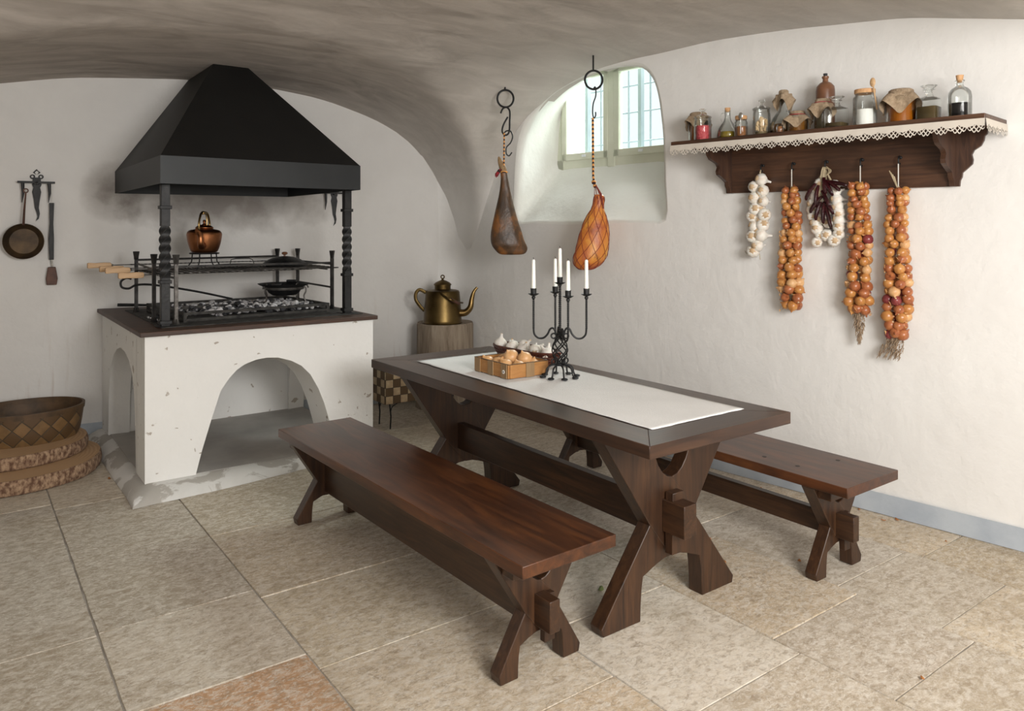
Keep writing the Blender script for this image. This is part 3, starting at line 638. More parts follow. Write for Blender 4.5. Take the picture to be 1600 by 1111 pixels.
m = MB(); m.tube(smooth_pts([(.025, -.095, .05), (.03, -.125, .045), (.035, -.148, .07), (.035, -.152, .11), (.028, -.172, .142), (.024, -.185, .148)], 5), [.026-.0005*i for i in range(26)], 12); m.build('spout', 'copper', kt)
m = MB(); P = smooth_pts([(.0, -.085, .155), (.0, -.088, .20), (.0, -.055, .262), (.0, 0, .272), (.0, .055, .262), (.0, .088, .20), (.0, .085, .155)], 6)
for dx in (-.0,): m.tube([(p.x+.0, p.y, p.z) for p in P], .0075, 8, flat=1)
m.build('kettle_handle', 'brass_bright', kt)
m = MB(); m.tube([(-.024, -.02, .185), (-.026, -.02, .22), (-.018, -.02, .26), (.018, -.02, .262), (.026, -.02, .22), (.024, -.02, .185)], .005, 8); m.lathe([(.0, 0), (.012, .0), (.014, .01), (.010, .018), (0, .02)], (0, -.02, .262), 14)
m.build('handle_loop', 'brass_bright', kt)

# ------------------------------------------------------------------ skewers with pale wooden handles
def skewer(ux, uy, z, L, lab, rz):
    sk = thing('skewer', lab, 'skewer', (ux, uy, z), rz, 'wooden handled skewers on the grill')
    MB().prism([(0, -.016), (.008, -.019), (.05, -.016), (.10, -.019), (.138, -.017), (.145, 0), (.138, .017), (.10, .019), (.05, .016), (.008, .019), (0, .016)], -.014, .014, 'y').build('handle', 'pale_wood', sk, bevel=.004)
    MB().lathe([(.008, 0), (.006, .012)], seg=10).xf(Matrix.Translation((.143, 0, 0)) @ Matrix.Rotation(pi/2, 4, 'Y')).build('ferrule', 'steel', sk)
    m = MB(); m.bar((.152, 0, 0), (.26, 0, 0), .012, .006); 
    tw = MB(); tw.tube([(.255+(L-.255)*i/80, 0, 0) for i in range(81)], .0045, square=True, twist=.7); m.add(tw.v, tw.f)
    m.build('blade', 'iron_grey', sk); return sk
skewer(.705, 5.70, 1.24, 1.3, 'topmost skewer of the grill, its pale wooden handle sticking out farthest left', radians(3))
skewer(.742, 5.455, 1.226, 1.2, 'second skewer down, pale handle half hidden behind the third', radians(3))
skewer(.756, 5.32, 1.222, 1.2, 'third skewer down, pale handle just above the lowest one', radians(3))
skewer(.795, 5.10, 1.20, 1.25, 'lowest and nearest skewer, its pale handle beside the hearth post', radians(3))
# lid and wire basket on the grate
ld = thing('pan_lid', 'dark domed pan lid with brown knob lying on the grill grate', 'lid', (1.935, 5.42, 1.2145), 0)
dome = MB().lathe([(.165, 0), (.168, .004), (.14, .035), (.09, .060), (.035, .071), (.0, .072)], seg=40).build('lid_dome', 'iron_dark', ld, sub=1)
MB().lathe([(.007, .069), (.007, .08), (.02, .086), (.022, .094), (.015, .102), (0, .104)], seg=20).build('knob', 'stoneware', dome)
wb = thing('grill_basket', 'flat dark wire grilling basket with raised wire handle on the grate', 'grill basket', (1.60, 5.44, 1.2145), radians(6))
m = MB(); m.ring((0, 0, .004), .15, .004, ax='z', sx=1.0); m.ring((0, 0, .018), .14, .003, ax='z', sx=1.0)
for i in range(-4, 5): m.tube([(i*.03, -.09, .010), (i*.03, .09, .010)], .002, 5)
m.build('wire_mesh', 'iron', wb)
MB().tube([(-.06, -.02, .01), (-.05, -.02, .055), (-.02, -.02, .062), (.08, -.02, .062), (.105, -.02, .05), (.12, -.02, .01)], .003, 6).build('wire_handle', 'iron', wb)
# skillet on its tripod stand
ts = thing('tripod_stand', 'wrought iron tripod with scrolled shoulders standing in the coals', 'pan stand', (1.885, 5.29, WZ+.02), -YAW)
m = MB(); m.ring((0, 0, .128), .128, .011, ax='z'); m.build('stand_ring', 'iron_grey', ts)
for a in (2.9, .1, 4.0, 1.2):
    c_, s_ = cos(a), sin(a)
    m = MB(); pr = [(.168, .128), (.160, .145), (.143, .150), (.136, .138), (.150, .128), (.150, .10), (.138, .07), (.150, .03), (.168, 0)]
    m.tube(smooth_pts([(r_*c_, r_*s_, z) for r_, z in pr], 4), .0055, 6); m.build('stand_leg', 'iron_grey', ts)
sk = thing('skillet', 'black cast iron pan with side lugs resting on the tripod above the coals', 'frying pan', (1.885, 5.29, WZ+.150), -YAW)
m = MB(); m.lathe([(0, -.055), (.08, -.052), (.105, -.035), (.128, .005), (.178, .030), (.182, .030), (.17, .022), (.122, .002), (.10, -.030), (.07, -.046), (0, -.047)], seg=40); m.build('pan_body', 'iron_dark', sk)
for s_ in (1, -1): MB().box(-.035, .035, s_*.180-.016, s_*.180+.016, .028, .044).build('pan_lug', 'iron_dark', sk, bevel=.004)
# poker and shovel
m = MB(); m.tube(smooth_pts([(.905, 5.32, 1.165), (.875, 5.32, 1.172), (.845, 5.32, 1.150), (.85, 5.32, 1.115), (.89, 5.32, 1.105), (.94, 5.33, 1.125), (1.05, 5.34, 1.118), (1.3, 5.36, 1.065), (1.55, 5.38, .998)], 6), .007, 8)
tag(m.build('poker', 'iron_dark', loc=(0, 0, 0)), 'black iron poker with hooked end leaning over the coals', 'poker')
sh = thing('fire_shovel', 'black fire shovel lying at the left of the coals, handle over the worktop', 'shovel', (.90, 5.80, WZ+.012), radians(-8))
MB().tube([(.0, .02, .03), (.09, .01, .026), (.22, 0, .020)], [.011, .011, .006], 8).build('handle', 'iron_dark', sh)
MB().prism([(.22, -.012), (.27, -.05), (.40, -.055), (.41, .055), (.27, .05), (.22, .012)], .012, .018, 'z').build('blade', 'iron', sh)

# ------------------------------------------------------------------ wall-hung irons left and right of the hood
BR = -atan2(.13, 1)
def bracket(x, z, lab, crown):
    b = thing('utensil_rack', lab, 'wall rack', (x, backY(x)-.004, z), BR)
    m = MB(); m.prism([(-.022, .05), (.022, .05), (.028, .0), (.020, -.02), (.026, -.05), (.016, -.12), (.012, -.16), (.018, -.20), (.012, -.235), (-.004, -.25), (-.006, -.255), (.004, -.22), (-.002, -.19), (-.012, -.16), (-.018, -.10), (-.027, -.05), (-.02, -.02), (-.028, 0)], -.010, 0, 'y')
    if crown: m.ring((0, -.006, .085), .018, .005, 4, 6); m.ring((-.025, -.006, .055), .012, .004, 12, 6); m.ring((.025, -.006, .055), .012, .004, 12, 6)
    m.build('back_plate', 'iron_dark', b)
    m = MB(); m.box(-.11, .11, -.05, -.035, .008, .022); m.box(-.012, .012, -.05, 0, .0, .02); m.build('cross_bar', 'iron_dark', b)
    for s_ in (-.08, .075): MB().tube([(s_, -.042, .012), (s_+.003, -.042, -.06), (s_-.004, -.042, -.125)], [.011, .008, .002], 6).build('spike', 'iron_dark', b)
bracket(.455, 1.79, 'black wrought iron utensil rack with crowned plate on the left wall', True)
bracket(2.52, 1.765, 'small black wrought iron spike rack on the wall beside the right hood post', False)
pn = thing('frying_pan', 'old tarnished frying pan hanging by its long handle on the left wall', 'frying pan', (.378, backY(.378)-.05, 1.40), BR)
m = MB(); m.lathe([(0, 0), (.085, 0), (.105, .022), (.118, .045), (.121, .045), (.108, .018), (.088, -.004), (0, -.004)], seg=40).xf(Matrix.Rotation(pi/2, 4, 'X')); m.build('pan_body', 'rust_pan', pn)
m = MB(); m.tube([(0, -.045, .11), (.004, -.030, .22), (.012, -.02, .33)], [.016, .013, .009], 8, flat=.5); m.ring((.012, -.02, .345), .013, .004, 14, 6); m.build('handle', 'handle_rust', pn)
br = thing('hearth_brush', 'dark slim paddle with broad brown end hanging beside the frying pan', 'spatula', (.54, backY(.54)-.03, 1.42), BR)
MB().prism([(-.014, -.15), (.013, -.15), (.014, 0), (.010, .1), (.015, .245), (-.014, .245), (-.012, .1), (-.018, 0)], -.01, .004, 'y').build('handle', 'iron_dark', br, bevel=.002)
MB().tube([(.0, 0, -.15), (.005, 0, -.21)], .006, 8).build('neck', 'steel', br)
MB().prism([(-.022, -.20), (.024, -.20), (.036, -.28), (.03, -.325), (-.03, -.325), (-.034, -.28)], -.012, .006, 'y').build('blade', 'handle_rust', br, bevel=.004)
MB().tube([(.005, -.004, .23), (.0, -.004, .36)], .0015, 5).build('cord', 'string', br)

# ------------------------------------------------------------------ left corner: log slices and bark basket
def log_slice(cx, cy, rx, z0, z1, lab, seed):
    t_ = thing('log_slice', lab, 'log slice', (cx, cy, z0), 0, 'stacked log slices'); H_ = z1-z0; N_ = 64
    R = lambda a, k: rx*(1+.035*mnoise.noise(Vector((cos(a)*1.3, sin(a)*1.3, seed)))+.012*mnoise.noise(Vector((cos(a)*9, sin(a)*9, seed+k*2))))
    m = MB(); rings = [[(R(2*pi*k/N_, z)*s_*cos(2*pi*k/N_), R(2*pi*k/N_, z)*s_*sin(2*pi*k/N_), z) for k in range(N_)] for z, s_ in ((0.002, .985), (.012, 1), (H_*.5, 1.01), (H_-.01, 1.0), (H_, .985))]
    m.add([p for r_ in rings for p in r_], [(i*N_+k, i*N_+(k+1) % N_, (i+1)*N_+(k+1) % N_, (i+1)*N_+k) for i in range(4) for k in range(N_)]); m.add(rings[0], [tuple(range(N_))[::-1]])
    m.build('bark', 'bark', t_, smooth=60); 
    m = MB(); m.add([(x*1.001, y*1.001, H_+.001) for x, y, z in rings[4]]+[(0, 0, H_+.002)], [(k, (k+1) % N_, N_) for k in range(N_)]); m.build('cut_face', 'endgrain', t_)
LX, LY = .285, 5.47
log_slice(LX, LY-.0, .47, 0, .088, 'wide bark-edged log slice lying on the floor at the bottom of the stack', 2.0)
log_slice(LX+.0, LY+.12, .40, .09, .170, 'smaller bark-edged log slice under the round woven basket', 9.0)
bk = thing('birch_basket', 'old brown oval basket woven diagonally of birch strips on the log slices', 'basket', (.36, 5.63, .172), 0)
seg = 48; per = 26
m = MB(); f = lambda a, z: 1+.10*cos(2*a)
m.lathe([(.255, 0), (.268, .03), (.278, .09), (.285, .15), (.288, .192)], seg=seg, fn=f, uvk=(28, 17), cap=False); m.build('basket_wall', 'weave_diag', bk)
m = MB(); m.lathe([(.25, .004), (.262, .03), (.272, .09), (.279, .15), (.282, .19)], seg=seg, fn=f, uvk=(28, 17), cap=False); m.lathe([(0, .006), (.252, .006)], seg=seg, fn=f, uvk=(1, 1), cap=False); m.build('basket_lining', 'dark_rim', bk)
m = MB(); m.lathe([(.280, .165), (.291, .165), (.294, .196), (.280, .197), (.279, .165)], seg=seg, fn=f, cap=False); m.build('rim', 'dark_rim', bk)

# ------------------------------------------------------------------ back corner: stump, brass kettle, chequered basket
st = MB(); N_ = 56; R = lambda a: .243*(1+.03*mnoise.noise(Vector((cos(a)*1.2, sin(a)*1.2, 4)))+.02*mnoise.noise(Vector((cos(a)*6, sin(a)*6, 1))))
rings = [[(R(2*pi*k/N_)*s_*cos(2*pi*k/N_), R(2*pi*k/N_)*s_*sin(2*pi*k/N_)*.97, z) for k in range(N_)] for z, s_ in ((0, 1.03), (.2, 1.0), (.45, .985), (.68, .98), (.70, .955), (.702, 0.0))]
st.add([p for r_ in rings for p in r_], [(i*N_+k, i*N_+(k+1) % N_, (i+1)*N_+(k+1) % N_, (i+1)*N_+k) for i in range(5) for k in range(N_)])
tag(st.build('tree_stump', 'stump', loc=(3.325, 5.46, 0), smooth=50), 'tall grey weathered tree stump in the corner under the brass kettle', 'stump')
K = thing('brass_kettle', 'large brass kettle with long curved spout standing on the tree stump', 'kettle', (3.27, 5.41, .703), -YAW)
MB().lathe([(0, 0), (.165, 0), (.168, .006), (.162, .014), (.158, .03), (.150, .15), (.141, .255), (.134, .268), (.115, .274), (.07, .279), (.067, .285)], seg=48).build('kettle_body', 'brass', K)
MB().lathe([(.067, .278), (.067, .315), (.070, .318)], seg=36).build('neck', 'brass', K)
m = MB(); m.lathe([(.074, .314), (.074, .32), (.06, .335), (.03, .350), (.012, .356), (.008, .365)], seg=36); m.ring((0, 0, .382), .014, .005, 16, 8); m.build('kettle_lid', 'brass', K)
m = MB(); m.tube(smooth_pts([(.13, -.02, .085), (.19, -.025, .088), (.232, -.03, .13), (.245, -.03, .20), (.262, -.03, .26), (.290, -.03, .297)], 6), [.034-.0008*i for i in range(31)], 12); m.build('spout', 'brass_bright', K)
m = MB(); m.tube(smooth_pts([(-.14, 0, .25), (-.19, .0, .275), (-.222, 0, .245), (-.222, 0, .19), (-.185, 0, .135), (-.15, 0, .10)], 6), .008, 8, flat=1.8); m.build('side_handle', 'brass', K)
m = MB(); P = smooth_pts([(-.01, -.14, .262), (.03, -.165, .235), (.09, -.18, .205), (.14, -.10, .18), (.165, .0, .165)], 5); m.tube(P, .0085, 8)
m.build('bail_handle', 'brass', K)
m = MB(); m.tube([(.08, -.178, .21), (.145, -.12, .17)], .014, 10); m.build('bail_grip', 'handle_rust', K)
cb = thing('chequered_basket', 'chequered birch basket on thin black iron legs behind the table', 'basket', (2.86, 5.12, 0), 0)
bw, bd, z0b, z1b = .62, .20, .19, .47; sq = .06
m = MB()
def panel(p0, p1, L):
    n_ = int(L/sq)+1; m.add([(p0[0], p0[1], z0b), (p1[0], p1[1], z0b), (p1[0], p1[1], z1b), (p0[0], p0[1], z1b)], [(0, 1, 2, 3)], 0, [[(0, 0), (L/sq, 0), (L/sq, (z1b-z0b)/sq), (0, (z1b-z0b)/sq)]])
C4 = [(-bw/2, -bd/2), (bw/2, -bd/2), (bw/2, bd/2), (-bw/2, bd/2)]
for i in range(4): panel(C4[i], C4[(i+1) % 4], (bw, bd)[i % 2])
o = m.build('basket_wall', 'weave_check', cb, smooth=0); so = o.modifiers.new('s', 'SOLIDIFY'); so.thickness = .006; so.offset = 1
MB().box(-bw/2, bw/2, -bd/2, bd/2, z0b, z0b+.006).build('basket_base', 'dark_rim', cb)
m = MB()
for i in range(4): m.bar((*C4[i], z1b), (*C4[(i+1) % 4], z1b), .014, .03)
m.build('rim', 'dark_rim', cb)
for i, (x, y) in enumerate(C4):
    s_ = 1 if x < 0 else -1
    m = MB(); m.tube([(x+s_*.035, y*.9, z0b), (x+s_*.045, y*.9, .1), (x+s_*.040, y*.9, 0.004)], .006, 6); m.tube(smooth_pts([(x+s_*.042, y*.9, .12), (x+s_*.055, y*.9, .165), (x+s_*.1, y*.9, z0b-.002)], 4), .004, 6); m.build('leg', 'iron_dark', cb)

# ------------------------------------------------------------------ trestle table and benches
def notch_top(): return None
def trestle(parent, ycen, th_, top, hw, waist, wz, foot, finn, apex, cutw, cutz, nm='leg'):
    # two crossing boards, each its own leg, seen in the (x, z) plane; hw top half width, foot outer half width
    arcT = [(-cutw*cos(a), top-(top-cutz)*sin(a)) for a in [i*pi/2/6 for i in range(7)]]     # from (-cutw, top) round to (0, cutz)
    arcB = [(finn-(finn)*sin(a)*1.0, apex*1.0-(apex)*cos(a)) for a in [i*pi/2/6 for i in range(7)]]  # foot inner edge up to the apex (0, apex)
    arcB = [(finn*(.72+.28*cos(i/6*pi/2)) if i < 4 else finn*(.86*(6-i)/3*.9), apex*[0, .30, .58, .80, .93, .99, 1.0][i]) for i in range(7)]
    for sgn, d in ((1, 0), (-1, .0035)):
        poly = [(-hw, top)]+arcT+[(waist*.55, wz+(cutz-wz)*.55), (waist, wz), (foot, .028), (foot-.006, 0)]+arcB+[(-waist*.5, apex+(wz-apex)*.45), (-waist, wz)]
        m = MB(); m.prism([(x*sgn, z) for x, z in poly], -th_/2+d, th_/2-d, 'y'); m.build(nm, 'wood_z', parent, loc=(0, ycen, 0), bevel=.003)
tb = thing('trestle_table', 'long dark brown wooden trestle table with crossed legs, laid with white runner', 'table', (2.26, 2.795, 0), 0)
zt_, th_ = .76, .046
m = MB(); L2 = 1.045; e = .15
m.prism([(-.40, -L2+.0), (-.40+e, -L2+e), (-.40+e, L2-e), (-.40, L2)], zt_-th_, zt_, 'z'); m.prism([(.40, -L2), (.40, L2), (.40-e, L2-e), (.40-e, -L2+e)], zt_-th_, zt_, 'z')
m.box(-.40+e, .40-e, -L2+e, L2-e, zt_-th_+.001, zt_-.0006); m.build('tabletop', 'table_top', tb, bevel=.0025)
for sg in (1, -1): MB().prism([(-.40, -L2*sg), (.40, -L2*sg), (.40-e, (-L2+e)*sg), (-.40+e, (-L2+e)*sg)], zt_-th_, zt_, 'z').build('breadboard_end', 'table_end', tb, bevel=.0015) 
for yc in (-.755, .735): trestle(tb, yc, .07, zt_-th_, .375, .125, .35, .375, .175, .207, .115, .515)
m = MB(); m.box(-.052, -.008, -.78, .78, .285, .425); m.build('stretcher', 'wood_y', tb, bevel=.003)
m = MB(); m.box(-.06, .01, -.90, -.79, .315, .44); m.build('tenon', 'wood_y', tb, bevel=.003)
for y in (-.817, .80): MB().prism([(-.055, .235), (.0, .235), (.012, .47), (-.05, .47)], y-.018, y+.018, 'y').build('wedge', 'wood_z', tb, bevel=.002)

def bench(lab, cx, cy, rz, zt_, gl, s0, s1, pegs):
    b = thing('bench', lab, 'bench', (cx, cy, 0), rz, gl); th_ = .042
    seat = MB().box(-.203, .203, -1.01, 1.01, zt_-th_, zt_).build('seat', 'bench', b, bevel=.003)
    for yc in (-.83, .85):
        trestle(b, yc, .06, zt_-th_-.001, .20, .07, .205, .177, .098, .128, .07, .30)
        MB().box(-.17, .17, yc-.09 if yc < 0 else yc+.03, yc-.03 if yc < 0 else yc+.09, zt_-th_-.045, zt_-th_-.001).build('batten', 'wood_x', b, bevel=.003)
    MB().box(-.03, .01, -.82, .83, s0, s1).build('stretcher', 'wood_y', b, bevel=.003); MB().box(-.032, .012, -.94, -.84, .155, .262).build('tenon', 'wood_y', b, bevel=.003)
    for y in (-.875, .895): MB().box(-.01, .035, y-.012, y+.012, .10, .26).build('wedge', 'wood_z', b, bevel=.002)
    for x, y in pegs: MB().lathe([(.010, 0), (.010, .0008)], (x, y, zt_), 12).build('peg', 'peg', seat)
    return b
bench('reddish brown plank bench in front of the table, nearest the camera', 1.572, 2.853, radians(1.5), .45, 'plank benches at the table', .14, .285, [])
bench('brown plank bench between the table and the right wall', 3.085, 2.65, 0, .44, 'plank benches at the table', .155, .25, [(.12, -.78), (-.10, -.72), (.13, -.15), (-.10, -.10), (-.1, -.55)])

# ------------------------------------------------------------------ runner, crate of onions, garlic basket, candelabrum
def run_z(x, y): return .0014+.0010*mnoise.noise(Vector((x*7, y*7, 0)))
m = MB(); NX, NY = 22, 70; P_ = []
for j in range(NY+1):
    for i in range(NX+1):
        u_, v_ = i/NX, j/NY; x = -.265+.53*u_+.006*mnoise.noise(Vector((u_*2, v_*22, 3)))*(1 if i in (0, NX) else 0)+.012*(v_-.5); y = -.88+1.74*v_+.008*mnoise.noise(Vector((u_*9, v_*3, 8)))*(1 if j in (0, NY) else 0)
        P_.append((x, y, run_z(x, y)+.0012))
m.add(P_, [(j*(NX+1)+i, j*(NX+1)+i+1, (j+1)*(NX+1)+i+1, (j+1)*(NX+1)+i) for j in range(NY) for i in range(NX)])
o = m.build('table_runner', 'cloth', loc=(2.287, 2.765, .7605), smooth=80); so = o.modifiers.new('s', 'SOLIDIFY'); so.thickness = .0012; so.offset = 1
tag(o, 'white linen runner lying along the dark tabletop', 'table runner')
TZ = .7645
# crate: near corner (2.127, 2.911), runs .3 along +y (slightly skewed) and .24 along +x
cr = thing('onion_crate', 'small honey brown wooden crate holding onions on the white runner', 'crate', (2.245, 3.055, TZ), radians(-.5))
cw, cl, chh = .235, .295, .068
for nm, a in (('side', 0), ('side', 1)):
    s_ = -1 if a == 0 else 1
    MB().box(s_*cw/2-.004, s_*cw/2+.004, -cl/2, cl/2, 0.003, chh).build('crate_side', 'crate', cr, bevel=.001)
    MB().box(-cw/2+.005, cw/2-.005, s_*cl/2-.004, s_*cl/2+.004, 0.003, chh).build('crate_side', 'crate', cr, bevel=.001)
MB().box(-cw/2+.005, cw/2-.005, -cl/2+.005, cl/2-.005, .001, .007).build('crate_bottom', 'crate', cr)
for y in (-.115, 0, .115): MB().box(-cw/2-.008, -cw/2-.0042, y-.024, y+.024, 0.001, chh+.002).build('batten', 'crate_batten', cr, bevel=.001)
MB().box(-.02, .03, -cl/2-.009, -cl/2-.0042, 0.001, chh+.002).build('batten', 'crate_batten', cr, bevel=.001)
m = MB(); m.box(-cw/2-.003, cw/2+.003, -cl/2-.003, -cl/2+.0035, chh+.0005, chh+.003); m.box(-cw/2-.003, cw/2+.003, cl/2-.0035, cl/2+.003, chh+.0005, chh+.003); m.box(-cw/2-.003, -cw/2+.0035, -cl/2, cl/2, chh+.0006, chh+.0031); m.box(cw/2-.0035, cw/2+.003, -cl/2, cl/2, chh+.0006, chh+.0031); m.build('crate_rim', 'dark_rim', cr)
m = MB(); m.lathe([(.0095, 0), (.0095, .0015)], seg=18); 
bd_ = m.xf(Matrix.Rotation(-pi/2, 4, 'Y')).build('price_tag', 'salt', cr, loc=(-cw/2-.0085, -.115, .033)); bd_['label'] = 'round white sticker'
m = MB(); m.lathe([(.004, 0), (.004, .0022)], seg=14).xf(Matrix.Rotation(-pi/2, 4, 'Y')).build('tag_mark', 'coal', bd_)

def onion_mesh(name, mats, seed):
    rn = random.Random(seed); m = MB(); f_ = lambda a, z: 1+.02*cos(5*a+seed)
    pr = [(.0, -.030), (.006, -.0305), (.016, -.026), (.026, -.014), (.030, 0), (.027, .013), (.018, .023), (.010, .0275), (.006, .031), (.004, .035+.004*(seed%3)), (.0015, .039+.004*(seed%3))]
    m.lathe(pr, seg=18, fn=f_); m.lathe([(.004, -.034), (.006, -.029)], seg=8, mi=1)
    return m.mesh(name, mats, 60)
OM = {k: onion_mesh('onion', ['onion_'+k, 'garlic_root'], i) for i, k in enumerate(('gold', 'copper', 'red', 'pale'))}
rn = random.Random(11)
pos = [(-.075, .10, 0, 'long sprout, in the far left corner of the crate'), (.03, .10, 0, 'at the back of the crate'), (-.05, .035, 0, 'in the middle of the left side of the crate'), (.035, .03, 0, 'in the middle of the crate'), (-.06, -.035, 0, 'near the left rim of the crate'), (.02, -.04, 0, 'right of the middle in the crate'), (.08, -.03, 0, 'at the right rim of the crate'), (-.03, -.105, 0, 'nearest the front corner of the crate'), (.06, -.105, 0, 'in the right front corner of the crate'), (.0, .0, .036, 'on top of the others in the middle of the crate'), (.03, -.075, .034, 'on top of the others towards the crate front')]
for x, y, dz, ll in pos:
    o = bpy.data.objects.new('onion', OM['pale']); COL.objects.link(o); o.location = (2.245+x, 3.055+y, TZ+.008+.034+dz); s_ = rn.uniform(1.1, 1.22); o.scale = (s_*1.08, s_*1.08, s_)
    o.rotation_euler = (rn.uniform(-.5, .5), rn.uniform(-.6, .6), rn.uniform(0, 6)); tag(o, 'pale brown onion '+ll, 'onion', 'onions in the wooden crate')

gb = thing('garlic_basket', 'long dark red wicker basket of white garlic behind the onion crate', 'basket', (2.51, 3.275, TZ), radians(3)); bl, bwid, bh = .235, .085, .066
m = MB(); sec = []; N_ = 64
def rr(a, k, w_): return ((bwid+w_)*k*max(-1, min(1, 1.25*cos(a))), (bl+w_)*k*max(-1, min(1, 1.08*sin(a))))
rings = [[(*rr(2*pi*k/N_, 1, wd), z) for k in range(N_)] for z, wd in ((.002, -.035), (.015, -.026), (.04, -.012), (bh, 0), (bh, -.006), (.04, -.018), (.006, -.04))]
m.add([p for r_ in rings for p in r_], [(i*N_+k, i*N_+(k+1) % N_, (i+1)*N_+(k+1) % N_, (i+1)*N_+k) for i in range(6) for k in range(N_)]); m.add(rings[-1], [tuple(range(N_))]); m.build('basket_wall', 'wicker', gb)
m = MB()
for z, wd in ((.012, -.027), (.030, -.016), (.046, -.008)): m.tube([(*rr(2*pi*k/N_, 1.01, wd), z) for k in range(N_)], .0035, 6, True)
for k in range(0, N_): m.tube([(*rr(2*pi*k/N_, 1.01, -.030), .004), (*rr(2*pi*(k+.6)/N_, 1.015, 0), bh)], .0017, 5)
m.build('weave', 'wicker', gb)
m = MB(); m.tube([(*rr(2*pi*k/N_, 1, -.001), bh+.003) for k in range(N_)], .006, 8, True); m.build('rim', 'wicker', gb)
def garlic_mesh(seed):
    m = MB(); N_ = 27; rings = []
    for (r_, z) in [(.0, -.022), (.010, -.023), (.021, -.017), (.027, -.004), (.026, .008), (.018, .019), (.009, .027), (.0055, .036), (.0045, .048)]:
        rings.append([(r_*(1+.10*abs(cos(4.5*(2*pi*k/N_)+seed))-.03)*cos(2*pi*k/N_), r_*(1+.10*abs(cos(4.5*(2*pi*k/N_)+seed))-.03)*sin(2*pi*k/N_), z) for k in range(N_)])
    m.add([p for q in rings for p in q], [(i*N_+k, i*N_+(k+1) % N_, (i+1)*N_+(k+1) % N_, (i+1)*N_+k) for i in range(8) for k in range(N_)]); m.add(rings[-1], [tuple(range(N_))], 1)
    m.lathe([(0, -.0275), (.010, -.0265), (.015, -.0185)], seg=14, mi=1, fn=lambda a, z: 1+.2*cos(6*a)); return m.mesh('garlic_bulb', ['garlic', 'garlic_root'], 60)
GM = [garlic_mesh(i) for i in range(3)]
c_, s_ = cos(radians(3)), sin(radians(3))
gl = ['with a tall stem at the left end of the wicker basket', 'second from the left end of the wicker basket', 'third from the left, lying flat in the wicker basket', 'fourth from the left in the wicker basket', 'in the middle of the wicker basket', 'just right of the middle in the wicker basket', 'third from the right end of the wicker basket', 'second from the right, behind the candelabrum', 'at the right end of the wicker basket, behind the candelabrum']
for i in range(9):
    y = .195-i*.049; x = (-.022, .028)[i % 2]; z = .055+(.012 if i % 3 == 0 else 0)
    o = bpy.data.objects.new('garlic_bulb', GM[i % 3]); COL.objects.link(o); o.location = (2.51+x*c_-y*s_, 3.275+x*s_+y*c_, TZ+z+.006); k = rn.uniform(1.15, 1.35); o.scale = (k, k, k*.92)
    o.rotation_euler = (rn.uniform(-.9, .9), rn.uniform(-.9, .9), rn.uniform(0, 6)) if i else (.1, -.1, 1); tag(o, 'white garlic bulb '+gl[i], 'garlic', 'garlic bulbs in the wicker basket')
for i in range(9):
    y = .17-i*.043; x = (.03, -.025)[i % 2]
    o = bpy.data.objects.new('garlic_bulb', GM[i % 3]); COL.objects.link(o); o.location = (2.51+x*c_-y*s_, 3.275+x*s_+y*c_, TZ+.030); k = .95; o.scale = (k, k, k)
    o.rotation_euler = (rn.uniform(-.5, .5), rn.uniform(-.5, .5), rn.uniform(0, 6)); tag(o, 'garlic bulb in the bottom layer of the wicker basket', 'garlic', 'lower garlic bulbs of the wicker basket')

ca_ = thing('candelabrum', 'black wrought iron candelabrum with twisted arms holding five white candles', 'candelabrum', (2.362, 2.812, TZ), -YAW)
for k in range(8):
    a = 2*pi*k/8+.2; c_, s_ = cos(a), sin(a)
    m = MB(); m.tube(smooth_pts([(r_*c_, r_*s_, z) for r_, z in ((.022, .062), (.045, .058), (.063, .045), (.070, .02), (.078, .008), (.092, .006))], 5), .0042, 6)
    cc = Vector((.085*c_, .085*s_, .0055)); m.tube([(cc.x+.012*cos(q), cc.y+.012*sin(q), .0055) for q in [i*2*pi/12 for i in range(12)]], .0045, 6, True); m.build('foot', 'iron_dark', ca_)
m = MB()
for k in range(4):
    a = pi/2*k+.5; m.tube([((.034+.013*cos(q))*cos(a), (.034+.013*cos(q))*sin(a), .078+.013*sin(q)) for q in [i*2*pi/14 for i in range(14)]], .0038, 6, True)
m.ring((0, 0, .062), .022, .005, ax='z')
for k in range(8):
    a0 = 2*pi*k/8; pts = []
    for i in range(25):
        q = i/24; r_ = .012+.026*sin(pi*(q**.8))**1.0; a = a0+q*pi*1.15*(1 if k % 2 else -1) ; pts.append((r_*cos(a), r_*sin(a), .072+.135*q))
    m.tube(pts, .0033, 6)
m.ring((0, 0, .208), .012, .006, ax='z'); m.build('twisted_cage', 'iron_dark', ca_)
m = MB(); tw = MB(); tw.tube([(0, 0, .205+.245*i/90) for i in range(91)], .0072, square=True, twist=.42); m.add(tw.v, tw.f); m.sphere((0, 0, .446), .009); m.build('stem', 'iron_dark', ca_)
def cup(r_, z): 
    return MB().lathe([(.0, z-.004), (.012, z-.002), (.026, z+.006), (.027, z+.008), (.014, z+.004), (.0135, z+.004), (.0145, z+.033), (.016, z+.034), (.0118, z+.034), (.0115, z+.01), (0, z+.010)], (r_[0], r_[1], 0), 24)
cup((0, 0), .452).build('candle_cup', 'iron_dark', ca_)
AR = [(pi-.06, 'left'), (.06-.14, 'right'), (-pi/2+.24, 'front'), (pi/2+.12, 'rear')]
cnd = [((0, 0), .462, 'tallest central white candle of the candelabrum')]
